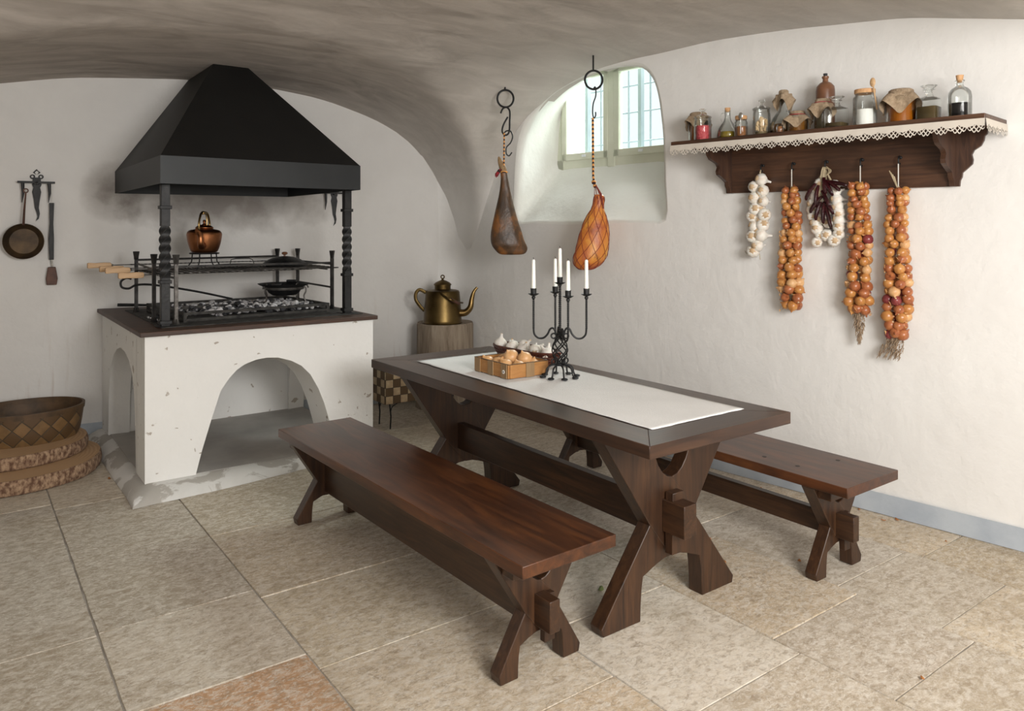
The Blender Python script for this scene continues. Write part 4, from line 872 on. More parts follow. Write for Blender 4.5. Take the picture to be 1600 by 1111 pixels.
for a, nm in AR:
    c_, s_ = cos(a), sin(a); top_ = .425
    m = MB(); m.tube(smooth_pts([(r_*c_, r_*s_, z) for r_, z in ((.020, .205), (.024, .225), (.034, .238), (.048, .232), (.060, .208), (.080, .190), (.105, .190), (.124, .208), (.128, .24))], 5), .0048, 8)
    tw = MB(); tw.tube([(.128*c_, .128*s_, .235+.145*i/60) for i in range(61)], .0058, square=True, twist=.42); m.add(tw.v, tw.f)
    m.sphere((.128*c_, .128*s_, .386), .0095, 12, 8); m.tube([((.030+.012*cos(q))*c_, (.030+.012*cos(q))*s_, .200+.012*sin(q)) for q in [i*2*pi/14 for i in range(14)]], .0042, 6, True)
    m.build('arm', 'iron_dark', ca_); cup((.128*c_, .128*s_), .397).build('candle_cup', 'iron_dark', ca_)
    cnd.append(((.128*c_, .128*s_), .407, {'left': 'white candle on the left arm of the candelabrum', 'right': 'white candle on the right arm of the candelabrum, in front of the golden ham', 'front': 'white candle on the front arm of the candelabrum, right of the central one', 'rear': 'white candle on the rear arm of the candelabrum, left of the central one'}[nm]))
for (x, y), z, lab in cnd:
    wx = 2.362+x*cos(-YAW)-y*sin(-YAW); wy = 2.812+x*sin(-YAW)+y*cos(-YAW)
    cd = thing('candle', lab, 'candle', (wx, wy, TZ+z+.0005), 0, 'white candles in the candelabrum')
    MB().lathe([(0, 0), (.0110, 0), (.0108, .02), (.0082, .158), (.005, .163), (0, .1635)], seg=20).build('wax', 'candle', cd)
    MB().tube([(0, 0, .161), (.0005, 0, .168), (-.002, 0, .174)], .0011, 5).build('wick', 'wick', cd)

# ------------------------------------------------------------------ wall shelf: local +x into wall, +y along wall away from camera
SR = radians(6.0)
def swz(y): return .013*(y-1.445)/1.69
SH = thing('wall_shelf', 'dark carved wooden wall shelf edged with lace, holding jars and bottles', 'shelf', (4.102-.105*2.29, 2.29, 1.985), rot=(radians(.45), 0, SR))
m = MB(); m.prism([(-.322, -.83), (-.322, .83), (-.002, .83), (-.002, -.83)], -.016, .014, 'z'); m.build('shelf_board', 'shelf', SH, bevel=.004)
m = MB().box(-.022, -.002, -.60, .60, -.29, -.017); m.build('back_panel', 'shelf', SH, bevel=.002)
PR = [(0, -.290), (.035, -.290), (.04, -.262), (.058, -.245), (.062, -.225), (.11, -.205), (.155, -.185), (.162, -.165), (.15, -.14), (.17, -.12), (.235, -.10), (.262, -.075), (.268, -.055), (.29, -.045), (.295, -.017), (0, -.017)]
for y in (-.61, .61):
    MB().prism([(-.002-a, b) for a, b in PR], y-.012, y+.012, 'y').build('bracket', 'shelf_z', SH, bevel=.002)
    s_ = 1 if y > 0 else -1
    MB().prism([(y+s_*.012+s_*a*.45, b) for a, b in PR], -.020, -.002, 'x').build('end_scroll', 'shelf_z', SH, bevel=.002)
def sh_pt(off_, Y, dz=0): 
    return SH.matrix_basis @ Vector((-off_, (Y-2.29)/cos(SR)-off_*sin(SR)*0, .014+dz))
bpy.context.view_layer.update()
# lace: scalloped strip hanging from the front and right edge, pierced
t = NT('crochet_lace'); uv = t.n('ShaderNodeUVMap'); sp = t.n('ShaderNodeSeparateXYZ'); t.l(uv.outputs[0], sp.inputs[0])
tri_ = t.math('ABSOLUTE', t.math('SUBTRACT', t.math('FRACT', sp.outputs[0]), .5))      # 0 at scallop centre
v01 = sp.outputs[1]
inside = t.math('LESS_THAN', v01, t.math('SUBTRACT', .72, t.math('MULTIPLY', t.math('SUBTRACT', .5, tri_), -.0)))
mp = t.n('ShaderNodeMapping'); t.l(uv.outputs[0], mp.inputs[0]); mp.inputs['Scale'].default_value = (5.2, 3.4, 1); mp.inputs['Rotation'].default_value = (0, 0, pi/4)
ck = t.n('ShaderNodeTexBrick', offset=0, squash=1); ck.inputs['Scale'].default_value = 1; ck.inputs['Brick Width'].default_value = 1; ck.inputs['Row Height'].default_value = 1; ck.inputs['Mortar Size'].default_value = .16; ck.inputs['Mortar Smooth'].default_value = .1; t.l(mp.outputs[0], ck.inputs[0])
holez = t.math('MULTIPLY', t.math('SUBTRACT', 1.0, ck.outputs['Fac']), t.math('LESS_THAN', v01, t.math('SUBTRACT', .62, t.math('MULTIPLY', tri_, .75))))
t.color((.60, .545, .475)); t.set(Roughness=.9); t.l(t.math('SUBTRACT', 1.0, holez), t.b.inputs['Alpha']); M['lace'] = t.m
m = MB()
def lace_strip(P, N, n_, out):   # P start, N end (local), n_ scallops
    d = Vector(N)-Vector(P); st_ = n_*8; vs = []; fs = []; uvs = []
    for i in range(st_+1):
        q = i/st_; ph = (q*n_) % 1; dep = .046+.017*sin(pi*ph); base = Vector(P)+d*q
        wv_ = .003*sin(q*n_*2.1)
        o_ = Vector(out)
        vs += [tuple(base+o_*(.001)), tuple(base+o_*(.004+wv_*.4)+Vector((0, 0, -dep*.5))), tuple(base+o_*(.006+wv_)+Vector((0, 0, -dep)))]
    for i in range(st_):
        a = i*3; u0, u1 = i/st_*n_, (i+1)/st_*n_
        for r_ in range(2):
            fs.append((a+r_, a+3+r_, a+4+r_, a+1+r_)); uvs.append([(u0, 1-r_*.5), (u1, 1-r_*.5), (u1, .5-r_*.5), (u0, .5-r_*.5)])
    m.add(vs, fs, 0, uvs)
zl = -.008
lace_strip((-.3235, .83, zl), (-.3235, -.83, zl), 24, (-1, 0, 0)); lace_strip((-.3235, -.8315, zl), (-.004, -.8315, zl), 5, (0, -1, 0))
o = m.build('lace_trim', 'lace', smooth=60); o.location = SH.location; o.rotation_euler = SH.rotation_euler
tag(o, 'cream crochet lace hanging along the front edge of the wall shelf', 'lace')
# hooks
for Y in (2.68, 2.49, 2.30, 2.11, 1.92):
    y = (Y-2.29)
    m = MB(); m.tube(smooth_pts([(-.022, y, -.135), (-.045, y, -.130), (-.055, y, -.150), (-.048, y, -.172), (-.034, y, -.165)], 4), .004, 8); m.sphere((-.026, y, -.135), .008); m.build('hook', 'iron_dark', SH)

# jars -------------------------------------------------------------
def put(name, Y, off_, lab, cat, grp=None):
    p = SH.matrix_basis @ Vector((-off_, (Y-2.29), .0145)); return thing(name, lab, cat, p, SR, grp)
def jar(Y, off_, r_, h, name, lab, cat, fill=None, fh=.5, lid=None, neck=.8, grp=None, foot=.006, shoulder=.8):
    j = put(name, Y, off_, lab, cat, grp); w_ = .0025; nr = r_*neck; hs = h*shoulder
    MB().lathe([(0, .001), (r_*.93, .001), (r_, .006), (r_, hs), (r_*.97, hs+(h-hs)*.35), (nr, hs+(h-hs)*.7), (nr, h-.004), (nr+.002, h), (nr-w_, h), (nr-w_, hs+(h-hs)*.68), (r_-w_, hs), (r_-w_, foot+.002), (0, foot)], seg=36).build('glass', 'glass', j)
    if fill: MB().lathe([(0, foot+.0008), (r_-w_-.0012, foot+.0015), (r_-w_-.0012, h*fh), (0, h*fh)], seg=32).build('contents', fill, j)
    if lid == 'glass':
        MB().lathe([(nr+.003, h+.0005), (nr+.006, h+.004), (nr+.004, h+.010), (nr*.6, h+.020), (nr*.25, h+.026), (.007, h+.032), (.012, h+.042), (.019, h+.050), (.018, h+.055), (0, h+.056)], seg=30).build('glass_lid', 'glass', j)
    if lid == 'cork': MB().lathe([(nr+.001, h+.0005), (nr+.003, h+.004), (nr+.003, h+.022), (0, h+.023)], seg=28).build('cork_lid', 'cork', j, bevel=.002)
    return j
def cloth_cap(j, r_, z, nr, drop, seed, ribbon=True):
    rn_ = random.Random(seed); N_ = 48; rings = []
    for q, (rr_, zz) in enumerate([(0, z+.010), (nr*.9, z+.010), (nr+.004, z+.004), (nr+.005, z-.012), (nr+.018, z-.022), (r_+.012, z-.022-drop*.35), (r_+.024, z-.022-drop*.8)]):
        k = max(0, q-3)/3
        rings.append([(rr_*(1+.20*k*cos(4*a+seed)+.06*k*cos(11*a))*cos(a), rr_*(1+.20*k*cos(4*a+seed)+.06*k*cos(11*a))*sin(a), zz-(k*drop*.45*cos(4*a+seed+pi) if q > 3 else 0)) for a in [2*pi*i/N_ for i in range(N_)]])
    m = MB(); m.add([p for g in rings for p in g], [(i*N_+k, i*N_+(k+1) % N_, (i+1)*N_+(k+1) % N_, (i+1)*N_+k) for i in range(6) for k in range(N_)]); m.build('cloth_cover', 'burlap', j, smooth=80)
    if ribbon: m = MB(); m.ring((0, 0, z-.010), nr+.0065, .0022, 28, 6, 'z'); m.build('ribbon', 'ribbon', j)
j = jar(3.055, .13, .058, .175, 'honey_jar', 'cloth-covered honey jar at the far left end of the wall shelf', 'jar', 'honey', .62, None); cloth_cap(j, .058, .178, .047, .065, 1, False)
jar(2.965, .22, .051, .135, 'glass_jar', 'glass jar of red peppercorns with glass lid, left end of shelf', 'jar', 'berries', .66, 'glass', .92)
j = put('oil_cruet', 2.828, .17, 'round glass oil cruet with cork and loop handle on the shelf', 'cruet')
MB().lathe([(0, .001), (.055, .001), (.062, .02), (.058, .05), (.042, .085), (.022, .112), (.017, .13), (.017, .168), (.020, .172), (.0175, .172), (.0145, .165), (.0145, .13), (.02, .11), (.04, .083), (.0555, .05), (.059, .02), (.05, .006), (0, .006)], seg=36).build('glass', 'glass', j)
MB().lathe([(0, .007), (.05, .0075), (.0575, .02), (.056, .046), (0, .046)], seg=32).build('contents', 'oil', j)
MB().lathe([(.0135, .165), (.0155, .173), (.0165, .188), (0, .189)], seg=20).build('cork_stopper', 'cork', j)
MB().tube(smooth_pts([(.0, .017, .160), (.0, .04, .158), (.0, .047, .135), (.0, .036, .100), (.0, .034, .097)], 5), .003, 8).build('handle', 'glass', j)
j = jar(2.722, .20, .037, .105, 'spice_jar', 'small cork-lidded jar of brown spice with a metal spoon tied on', 'jar', 'spice', .62, 'cork', .82)
m = MB(); m.tube([(-.040, -.02, .02), (-.042, -.022, .105)], .0022, 6); m.sphere((-.043, -.022, .122), .014, 12, 8, (.35, 1, 1.35)); m.build('spoon', 'steel', j)
jar(2.60, .19, .049, .148, 'glass_jar', 'lidded glass jar of pale ginger pieces between spice jar and burlap bottle', 'jar', None, .5, 'glass', .93)
j = bpy.context.scene.objects['glass_jar.001'] if 'glass_jar.001' in bpy.data.objects else j
rn = random.Random(4); m = MB()
for i in range(26):
    a = rn.uniform(0, 6.28); r_ = rn.uniform(0, .030); z = .018+rn.uniform(0, .075); q = rn.uniform(0, 3)
    m.tube([(r_*cos(a)-.008*cos(q), r_*sin(a)-.008*sin(q), z-.01), (r_*cos(a), r_*sin(a), z), (r_*cos(a)+.006*sin(q), r_*sin(a), z+.018)], [.004, .008, .005], 6)
m.build('contents', 'ginger', j); MB().lathe([(0, .008), (.044, .008), (.044, .024), (0, .028)], seg=20).build('herb_layer', 'herb', j)
j = put('burlap_bottle', 2.50, .13, 'round-bellied glass bottle with burlap tied over its neck', 'bottle')
MB().lathe([(0, .001), (.066, .001), (.075, .03), (.073, .06), (.06, .10), (.035, .135), (.022, .16), (.018, .20), (.018, .235), (.0155, .235), (.0155, .2), (.019, .16), (.032, .135), (.057, .10), (.070, .06), (.072, .03), (.06, .006), (0, .006)], seg=36).build('glass', 'glass', j)
MB().lathe([(0, .007), (.06, .008), (.0705, .03), (.068, .062), (0, .063)], seg=32).build('contents', 'amber_dark', j); cloth_cap(j, .028, .245, .022, .07, 5, False)
j = jar(2.385, .20, .054, .105, 'herb_jar', 'low jar with burlap cover tied by red ribbon, left of clay bottle', 'jar', 'amber_dark', .6, None, .75); cloth_cap(j, .054, .108, .036, .05, 8)
jar(2.452, .262, .019, .045, 'sample_jar', 'tiny jar with dark contents in front of the burlap-covered bottles', 'jar', 'spice', .8, None, .9)
j = put('clay_bottle', 2.275, .105, 'tall brown stoneware bottle, the tallest on the shelf', 'bottle')
MB().lathe([(0, .001), (.045, .001), (.048, .005), (.048, .225), (.045, .248), (.03, .266), (.015, .274), (.0135, .288), (.018, .294), (.018, .302), (.012, .305), (0, .305)], seg=36).build('bottle_body', 'stoneware', j)
MB().lathe([(.010, .303), (.011, .318), (0, .319)], seg=16).build('stopper', 'coal', j)
j = jar(2.252, .19, .040, .158, 'herb_jar', 'cloth-covered jar with red ribbon in front of the clay bottle', 'jar', 'olive_dark', .55, None, .8); cloth_cap(j, .040, .160, .032, .06, 3)
def decanter(Y, off_, r_, h, fh, fill, lab):
    j = put('square_decanter', Y, off_, lab, 'decanter', 'square glass decanters on the shelf'); m = MB()
    def sq(k, z, rd=.25):
        p = []; 
        for cx, cy, a0 in ((1, 1, 0), (-1, 1, pi/2), (-1, -1, pi), (1, -1, 3*pi/2)):
            for a in (0, pi/4, pi/2): p.append((cx*k*(1-rd)+k*rd*cos(a0+a), cy*k*(1-rd)+k*rd*sin(a0+a), z))
        return p
    L = [sq(r_*.98, .001), sq(r_, .006), sq(r_, h*.56), sq(r_*.92, h*.63), sq(r_*.45, h*.70, 1), sq(r_*.36, h*.74, 1), sq(r_*.36, h*.84, 1), sq(r_*.6, h*.87, 1), sq(r_*.58, h*.885, 1), sq(r_*.3, h*.885, 1)]
    m.add([p for l_ in L for p in l_], [(i*12+k, i*12+(k+1) % 12, (i+1)*12+(k+1) % 12, (i+1)*12+k) for i in range(9) for k in range(12)]+[tuple(range(12))[::-1]]); m.build('glass', 'glass', j)
    m = MB(); L = [sq(r_-.003, .007), sq(r_-.003, h*fh)]; m.add(L[0]+L[1], [(k, (k+1) % 12, 12+(k+1) % 12, 12+k) for k in range(12)]+[tuple(range(12))[::-1], tuple(range(12, 24))]); m.build('contents', fill, j)
    MB().lathe([(0, h*.80), (r_*.3, h*.80), (r_*.3, h*.89), (r_*.5, h*.92), (r_*.78, h*.975), (r_*.78, h*.99), (0, h)], seg=24).build('glass_stopper', 'glass', j)
decanter(2.150, .245, .047, .163, .16, 'olive_dark', 'square decanter nearly empty, in front of the tall clay bottle')
j = jar(2.036, .18, .057, .170, 'salt_jar', 'large clear jar of white salt with pale lid and wooden spoon', 'jar', 'salt', .52, 'cork', .82, shoulder=.83)
m = MB(); m.tube([(-.030, -.072, .08), (-.034, -.056, .195)], [.0038, .0036], 8); m.sphere((-.034, -.052, .217), .014, 12, 8, (.5, 1, 1.7)); m.build('wooden_spoon', 'pale_wood', j)
j = jar(1.862, .18, .071, .155, 'honey_jar', 'big amber honey jar under crumpled burlap, right half of shelf', 'jar', 'honey', .72, None, .72, shoulder=.74); cloth_cap(j, .071, .160, .052, .075, 2, False)
decanter(1.736, .18, .046, .174, .40, 'olive_dark', 'square decanter with dark brine right of the big honey jar')
j = put('vinegar_bottle', 1.604, .18, 'corked square glass bottle half full of black liquid, right end of shelf', 'bottle')
MB().lathe([(0, .001), (.048, .001), (.05, .005), (.05, .105), (.047, .125), (.034, .142), (.018, .150), (.016, .158), (.016, .172), (.022, .176), (.020, .180), (.013, .180), (.013, .155), (.03, .14), (.044, .122), (.047, .105), (.047, .008), (0, .006)], seg=8*5).build('glass', 'glass', j)
MB().lathe([(0, .007), (.0455, .009), (.0455, .072), (0, .072)], seg=36).build('contents', 'vinegar', j); MB().lathe([(.012, .17), (.0135, .181), (.0165, .203), (0, .204)], seg=20).build('cork_stopper', 'cork', j)

# ------------------------------------------------------------------ strings hanging from the shelf hooks
def hang(name, Y, lab, cat): 
    p = SH.matrix_basis @ Vector((-.056, Y-2.29, -.172)); return thing(name, lab, cat, p, SR)
def garlic_string(g, spots, seed, k0=1.0):
    rn_ = random.Random(seed)
    for (x, y, z) in spots:
        o = bpy.data.objects.new('garlic_bulb', GM[rn_.randrange(3)]); COL.objects.link(o); o.parent = g; o.location = (x, y, z); k = k0*rn_.uniform(.92, 1.12); o.scale = (k, k, k)
        o.rotation_euler = (rn_.uniform(1.2, 2.0), rn_.uniform(-.5, .5), rn_.uniform(.7, 2.4))
g = hang('garlic_braid', 2.68, 'plait of white garlic bulbs on the leftmost shelf hook', 'garlic braid')
zs = []; z = -.03
garlic_string(g, [(a_, b_, c_*1.32) for a_, b_, c_ in [(-.015, -.012, -.035), (-.01, .035, -.065), (-.015, -.022, -.085), (-.02, .028, -.115), (-.02, -.028, -.130), (-.02, .022, -.165), (-.015, .045, -.195), (-.015, -.032, -.190), (-.02, .030, -.240), (-.015, -.022, -.235), (-.02, .040, -.285), (-.02, -.012, -.280), (-.02, .010, -.325), (-.02, .036, -.350), (.0, .0, -.10), (.0, .0, -.21), (-.005, .005, -.16), (-.005, .01, -.26)]], 1, 1.25)
m = MB(); m.tube([(-.005, 0, 0), (0, .0, -.2), (0, .015, -.46)], [.005, .007, .004], 6); m.tube(smooth_pts([(0, .02, -.45), (-.01, .05, -.485), (-.01, .085, -.475), (-.01, .095, -.46)], 4), .0016, 5); m.tube([(0, .01, -.45), (-.005, .0, -.51)], .0018, 5); m.tube([(0, 0, .01), (-.004, 0, -.02)], .0035, 6); m.build('plaited_stalk', 'stalk', g)
def onion_string(Y, n_, L, lab, seed, top, plume=0, bulge=1.35, sprout=False, reds=.12):
    g = hang('onion_string', Y, lab, 'onion string'); rn_ = random.Random(seed)
    m = MB(); m.tube([(-.0, 0, .004), (.0, 0, -top)], .0028, 6); m.build('hanging_cord', 'string', g)
    MB().tube([(0, 0, -top+.01), (.004, 0, -top-L+.02)], .006, 6).build('plaited_stalk', 'stalk', g)
    i = 0; z = -top-.012
    while z > -top-L:
        q = (-top-z)/L; k = .80+(.34*q if q < .7 else .28); rr_ = .029+.012*q*bulge; a0 = rn_.uniform(0, 6.28); nn = 4
        if q > .9: rr_ *= .6
        for s_ in range(nn):
            a = a0+s_*2*pi/nn; kind = rn_.choices(['gold', 'copper', 'red', 'pale'], [.46, .38, reds if q > .4 else .01, .12])[0]
            o = bpy.data.objects.new('onion', OM[kind]); COL.objects.link(o); o.parent = g; kk = k*rn_.uniform(.9, 1.12)*.86
            o.scale = (kk, kk, kk); o.location = (-.012+rr_*cos(a)*.7, rr_*sin(a)*1.15+.006*sin(q*9+seed), z+rn_.uniform(-.007, .007)); o.rotation_euler = (rn_.uniform(0, 6.28), rn_.uniform(-1, 1), rn_.uniform(0, 6.28))
            i += 1
        z -= .0365*k*1.10
    m = MB()
    for s_ in range(60):
        z_ = -top-L*rn_.uniform(.35, 1.0); a = rn_.uniform(0, 6.28); c = Vector((-.012+.045*cos(a), .055*sin(a), z_)); e_ = Vector((.012*cos(a+1), .014*sin(a+1), rn_.uniform(-.022, .012)))
        m.add([c, c+Vector((0, .008, .006)), c+e_], [(0, 1, 2)])
    o = m.build('loose_husk', 'onion_husk', g, smooth=0); so = o.modifiers.new('s', 'SOLIDIFY'); so.thickness = .0006
    if sprout:
        m = MB()
        for s_ in range(4): m.tube([(-.01, .0, -top-.0), (-.02, .012+.008*s_, -top+.06+.01*s_)], [.003, .0022], 5)
        m.build('cut_stalk', 'stalk', g)
    if plume:
        m = MB(); zb_ = -top-L
        for s_ in range(300):
            q = rn_.random(); fan = [0, 0, .09][plume] if plume == 2 else 0
            cy = fan*q*rn_.choice([-.15, .05, .35, .6, 1.0]); a = rn_.uniform(0, 6.28); r_ = (.032 if plume == 2 else .030)*sin(pi*min(1, .25+q*.75))*rn_.random()**.5
            p = Vector((-.012+r_*cos(a)*.6, cy+r_*sin(a), zb_+.03-([.0, .165, .13][plume])*q)); d = Vector((rn_.uniform(-.006, .006), rn_.uniform(-.010, .010)+fan*.1, -.022))
            m.tube([p, p+d], [.0022, .0005], 4)
        m.tube([(-.01, 0, zb_+.04), (-.01, .01, zb_-.08)], [.012, .003], 6)
        o = m.build('grass_plume', 'plume', g, smooth=0)
    return g
onion_string(2.49, 45, .69, 'string of golden onions without plume, between the two garlic bunches', 21, .10, reds=.06)
onion_string(2.11, 45, .69, 'second onion string from the right, ending in a straight grass plume', 32, .09, 1, reds=.25)
onion_string(1.92, 48, .755, 'longest onion string at the right end with fanned grass plume', 43, .12, 2, sprout=True, reds=.16)
g = hang('garlic_wreath', 2.30, 'wreath of white garlic bulbs hanging behind the dark chillies', 'garlic braid')
sp = []
for i in range(9): sp += [(-.0, .072-.012*abs(i-4)+.006*(i % 2), -.075-.032*i)]
for i in range(8): sp += [(.0, -.055-.018*(i/4 if i < 4 else 1.2)+.01*(i % 2)*0, -.085-.034*i)]
sp += [(0, .03, -.10), (0, .035, -.18), (0, .02, -.25), (0, -.02, -.20), (0, -.02, -.27), (0, -.01, -.33), (0, -.05, -.355), (0, .045, -.365)]
garlic_string(g, [(a_, b_, c_*1.1) for a_, b_, c_ in sp], 9, 1.12)
m = MB(); m.tube([(0, 0, 0), (0, .05, -.09)], .005, 6); m.tube([(0, 0, 0), (0, -.05, -.1)], .005, 6); m.tube([(0, .0, -.35), (-.004, -.02, -.42)], .0016, 5); m.tube([(0, -.03, -.35), (-.004, -.05, -.43)], .0016, 5); m.build('plaited_stalk', 'stalk', g)
p = SH.matrix_basis @ Vector((-.068, 2.30-2.29, -.165)); g = thing('chilli_bunch', 'bunch of dark dried chillies tied with straw over the garlic wreath', 'dried chillies', p, SR)
m = MB(); rn = random.Random(2)
for i in range(14): m.tube(smooth_pts([(rn.uniform(-.004, .004), rn.uniform(-.006, .006), .0), (-.01, rn.uniform(-.02, .02), -.05), (-.02, rn.uniform(-.03, .03), -.12-rn.uniform(0, .1))], 4), .0016, 5)
for i in range(4): m.tube(smooth_pts([(0, 0, -.01), (-.006, -.02-.006*i, -.005*i), (-.006, -.03-.004*i, -.03), (-.01, -.015, -.05)], 4), .0015, 5)
m.build('straw_tie', 'stalk', g)
for (y0, z0_, dy, L) in ((.035, -.09, .05, .09), (.02, -.10, .01, .12), (-.01, -.06, -.015, .09), (-.012, -.07, -.05, .09), (-.0, -.13, -.05, .10), (-.025, -.075, -.075, .06), (.0, -.16, .06, .09), (.005, -.19, .025, .10), (-.01, -.16, -.055, .10), (-.012, -.19, -.0, .12), (-.02, -.21, -.035, .13), (-.03, -.08, -.11, .03)):
    pts = smooth_pts([(-.02, y0, z0_), (-.032, y0+dy*.45, z0_-L*.35), (-.034, y0+dy*.9, z0_-L*.8), (-.026, y0+dy*1.0, z0_-L)], 4); n_ = len(pts)
    m = MB(); m.tube(pts, [.0035+.0075*sin(pi*(.12+.88*i/(n_-1)))**.7 if i < n_-1 else .0008 for i in range(n_)], 8); m.build('chilli', 'chilli', g)

# ------------------------------------------------------------------ hams on ceiling rings; local x = to the right in the view
def iron_ring(x, y, z, lab):
    zc = ceil_z(x, y); t_ = thing('ceiling_ring', lab, 'ceiling ring', (x, y, z), -YAW)
    MB().tube([(0, 0, -.045), (0, 0, zc-z+.01)], .006, 8).build('staple', 'iron_dark', t_)
    m = MB(); R_ = .063; m.ring((.003, 0, -.045-R_), R_, .0075, 36, 8, 'y', sx=.94); m.build('ring', 'iron_dark', t_); return t_
HX, HY_ = 3.236, 4.475
iron_ring(HX, HY_, 2.545, 'black iron ring in the vault above the dark ham')
def hook_obj(pts, r_, lab, loc):
    o = MB().tube(smooth_pts(pts, 7), r_, 8).build('meat_hook', 'iron_dark', loc=loc, rot=(0, 0, -YAW)); return tag(o, lab, 'hook', 'meat hooks above the dark ham')
hook_obj([(-.032, 0, -.215), (-.016, 0, -.182), (.012, 0, -.172), (.034, 0, -.20), (.034, 0, -.27), (.03, 0, -.35), (.005, 0, -.375), (-.02, 0, -.35), (-.012, .008, -.30), (.02, .012, -.24)], .0065, 'upper black double meat hook on the ceiling ring', (HX, HY_, 2.545))
hook_obj([(-.008, .0, -.365), (.008, .006, -.345), (.04, .008, -.345), (.055, .008, -.385), (.04, .008, -.43), (.01, .008, -.465), (.01, .008, -.51), (.03, .008, -.525), (.05, .008, -.50)], .005, 'lower thinner meat hook beside the rope of the dark ham', (HX, HY_, 2.545))
SC = 213.8
h1 = thing('cured_ham', 'dark brown cured ham with hoof hanging left of the window', 'ham', (HX, HY_, 2.185), -YAW)
def hz(v, sc_, zref, v0): return -(v-v0)/sc_
rows = [(262, 781, 792), (270, 782.5, 791.5), (280, 783, 794), (292, 781.5, 796), (305, 780, 798), (320, 777, 801), (335, 773, 805), (350, 769, 809), (362, 767, 812), (374, 766.5, 815), (382, 768, 819), (387, 771, 821), (392, 776, 820.5), (395, 779, 818), (397.5, 783, 814)]
secs = [((a+b)/2-789, v, (b-a)/2) for v, a, b in rows]
secs = [(c/SC, -(v-207)/SC, w_*1.09/SC, max(.016, w_/SC*(.62 if v < 385 else .5)), 0) for c, v, w_ in secs]
def lump(i, t_): return 1+.11*mnoise.noise(Vector((cos(t_)*1.8, sin(t_)*1.8, i*.5)))+.07*cos(3*t_+.4)*(i/13)
MB().loft(secs, 28, fn=lump).build('ham_meat', 'ham_dark', h1, sub=1)
m = MB(); m.loft([((779-789)/SC, -(243-207)/SC, .004, .004, 0), ((781-789)/SC, -(249-207)/SC, .017, .013, 0), ((784-789)/SC, -(257-207)/SC, .024, .019, 0), ((786.5-789)/SC, -(264-207)/SC, .025, .021, 0), ((787-789)/SC, -(270-207)/SC, .021, .018, 0)], 16, fn=lambda i, t_: 1+.12*cos(2*t_)); m.build('trotter', 'hoof', h1, sub=1)
m = MB(); m.tube([(-.006, -.004, .0), (-.008, -.01, -.26)], .0055, 8); m.ring((-.008, 0, -.285), .024, .006, 16, 6, 'z'); m.build('rope', 'rope', h1)
m = MB()
for i in range(16): m.tube([(-.035+random.uniform(-.01, .01), -.02, -.265-random.uniform(0, .02)), (-.07+random.uniform(-.015, .015), -.02+random.uniform(-.01, .01), -.30-random.uniform(0, .03))], .004, 5)
m.build('tassel', 'tassel', h1)
H2X, H2Y = 3.474, 3.786; SC2 = 230.9
iron_ring(H2X, H2Y, 2.60, 'black iron ring in the vault in front of the window')
hook2 = MB().tube(smooth_pts([(.0, 0, -.172), (.012, 0, -.155), (.018, 0, -.18), (.016, 0, -.22), (.0, 0, -.27), (-.004, 0, -.33), (.004, 0, -.365), (.016, 0, -.35), (.016, 0, -.325)], 6), .0045, 8).build('meat_hook', 'iron_dark', loc=(H2X, H2Y, 2.60), rot=(0, 0, -YAW)); tag(hook2, 'thin long wire hook carrying the golden ham in front of the window', 'hook')
h2 = thing('netted_ham', 'golden smoked ham in red netting hanging in front of the window', 'ham', (H2X, H2Y, 2.24), -YAW)
rows = [(303, 931, 943), (306, 930, 946.5), (313, 929, 947), (320, 928, 945.5), (328, 924.5, 945.5), (338, 918, 950), (350, 912.5, 952.5), (364, 907.5, 954), (378, 904.5, 954), (390, 901, 952.5), (400, 898, 950.5), (408, 897, 946), (415, 899, 939), (420, 905, 930), (422, 911, 922)]
secs2 = [(((a+b)/2-929)/SC2, -(v-183)/SC2, (b-a)/2/SC2, max(.02, (b-a)/2/SC2*.72), 0) for v, a, b in rows]
def lump2(i, t_): return 1+.03*mnoise.noise(Vector((cos(t_), sin(t_), i*.4)))
MB().loft(secs2, 28, fn=lump2).build('ham_meat', 'ham_gold', h2, sub=1)
def spt(q, t_):
    f_ = q*(len(secs2)-1); i = min(int(f_), len(secs2)-2); u_ = f_-i; A, B_ = secs2[i], secs2[i+1]; g_ = [A[k]+(B_[k]-A[k])*u_ for k in range(5)]
    k = 1.015; return (g_[0]+g_[2]*k*cos(t_), g_[3]*k*sin(t_), g_[1])
m = MB()
for s_ in (1, -1):
    for k in range(9):
        m.tube([spt(.08+.9*i/40, 2*pi*k/9+s_*i/40*3.2) for i in range(41)], .0016, 5)
m.build('net', 'red_net', h2)
top_z = secs2[0][1]
m = MB(); m.tube([(-.003, 0, -.005), (.0, 0, -.40), (.004, 0, -.43)], .0075, 8); m.sphere((.004, 0, -.44), .016, 10, 8); m.sphere((.012, 0, -.465), .014, 10, 8); m.build('rope', 'rope', h2)
m = MB()
for k in range(7): a = 2*pi*k/7; m.tube([(.010, 0, -.44), (.035+.03*cos(a), .03*sin(a), top_z-.03), spt(.12, a)], .0016, 5)
for k in range(4): m.tube([(.012+.002*k, -.01, -.46), (.04+.004*k, -.035, -.52), (.066, -.042, -.62)], .0022, 5)
m.build('net_strand', 'red_net', h2)
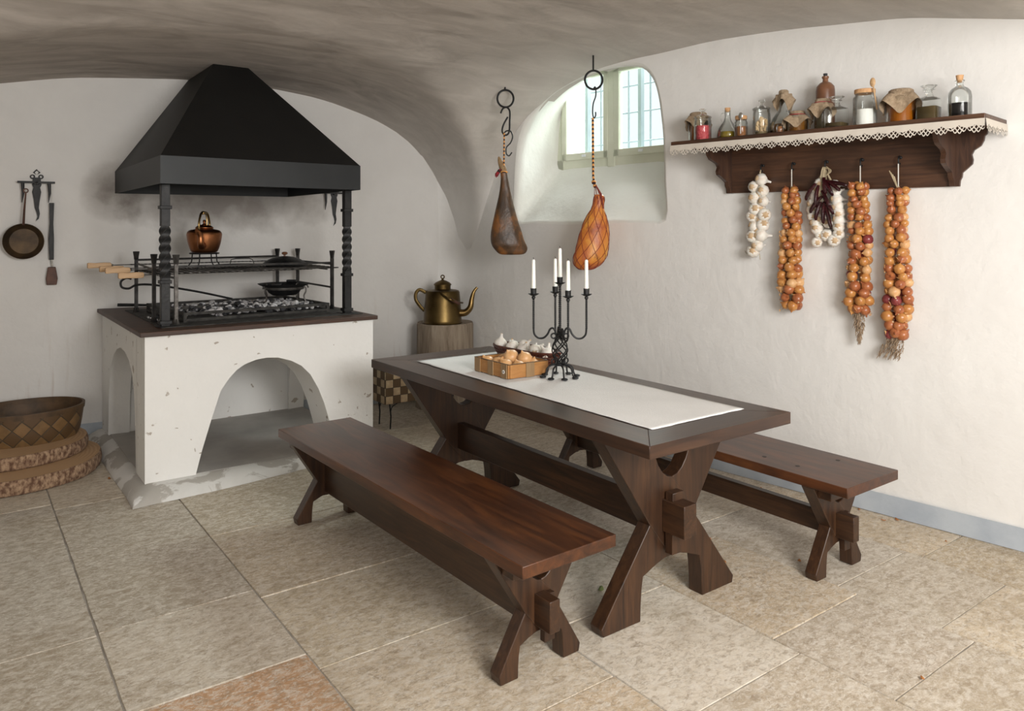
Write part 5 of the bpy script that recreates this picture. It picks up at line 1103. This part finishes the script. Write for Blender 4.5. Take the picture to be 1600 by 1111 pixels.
# thin iron rod on the wall beside the dark ham
m = MB(); m.tube([(0, 0, 0), (0, 0, -.42)], .005, 6); m.sphere((0, 0, 0), .008); y_ = 4.93
tag(m.build('wall_rod', 'iron_grey', loc=(3.585, 4.98, 2.02)), 'thin iron rod fixed upright on the wall behind the dark ham', 'rod')

# ------------------------------------------------------------------ fallen leaves on the floor
def leaf(x, y, s_, mat_, lab, seed):
    rn_ = random.Random(seed); n_ = 10; m = MB(); pts = [(s_*cos(a)*(1+.3*rn_.uniform(-1, 1)), .55*s_*sin(a)*(1+.3*rn_.uniform(-1, 1)), .002+.35*s_*abs(cos(a))**2) for a in [2*pi*i/n_ for i in range(n_)]]
    m.add(pts+[(0, 0, .001)], [(i, (i+1) % n_, n_) for i in range(n_)]); o = m.build('fallen_leaf', mat_, loc=(x, y, .0005), rot=(0, 0, rn_.uniform(0, 6)), smooth=60)
    so = o.modifiers.new('s', 'SOLIDIFY'); so.thickness = .0008; so.offset = 1; tag(o, lab, 'leaf', 'fallen leaves on the stone floor')
for a in ((3.86, 1.93, .017, 'leaf_orange', 'larger orange leaf at the foot of the right wall'), (3.80, 1.97, .012, 'leaf_orange', 'small yellow-brown leaf left of the larger orange leaf by the right wall'), (3.84, 2.12, .011, 'leaf_orange', 'dry leaf by the right wall skirting just beyond the far bench end'),
          (3.03, 1.95, .013, 'leaf_orange', 'orange leaf on the floor beside the foot of the far bench'), (2.135, 2.28, .020, 'leaf_green', 'faded green leaf on the floor between near bench and table'), (2.75, 2.14, .014, 'leaf_orange', 'light brown leaf on the floor between the table leg and far bench'), (2.90, 2.34, .015, 'leaf_orange', 'dry leaf under the stretcher of the far bench'),
          (2.565, 1.20, .010, 'leaf_orange', 'tiny orange leaf in a slab joint near the bottom right'), (3.70, 2.62, .016, 'leaf_orange', 'orange leaf behind the far bench, below its seat'), (3.78, 1.66, .008, 'leaf_orange', 'tiny orange leaf in the slab joint close to the right wall'), (.735, 5.02, .018, 'leaf_orange', 'curled brown leaf on the floor beside the log slices')):
    leaf(*a, seed=hash(a[4]) % 97 if False else len(a[4]))
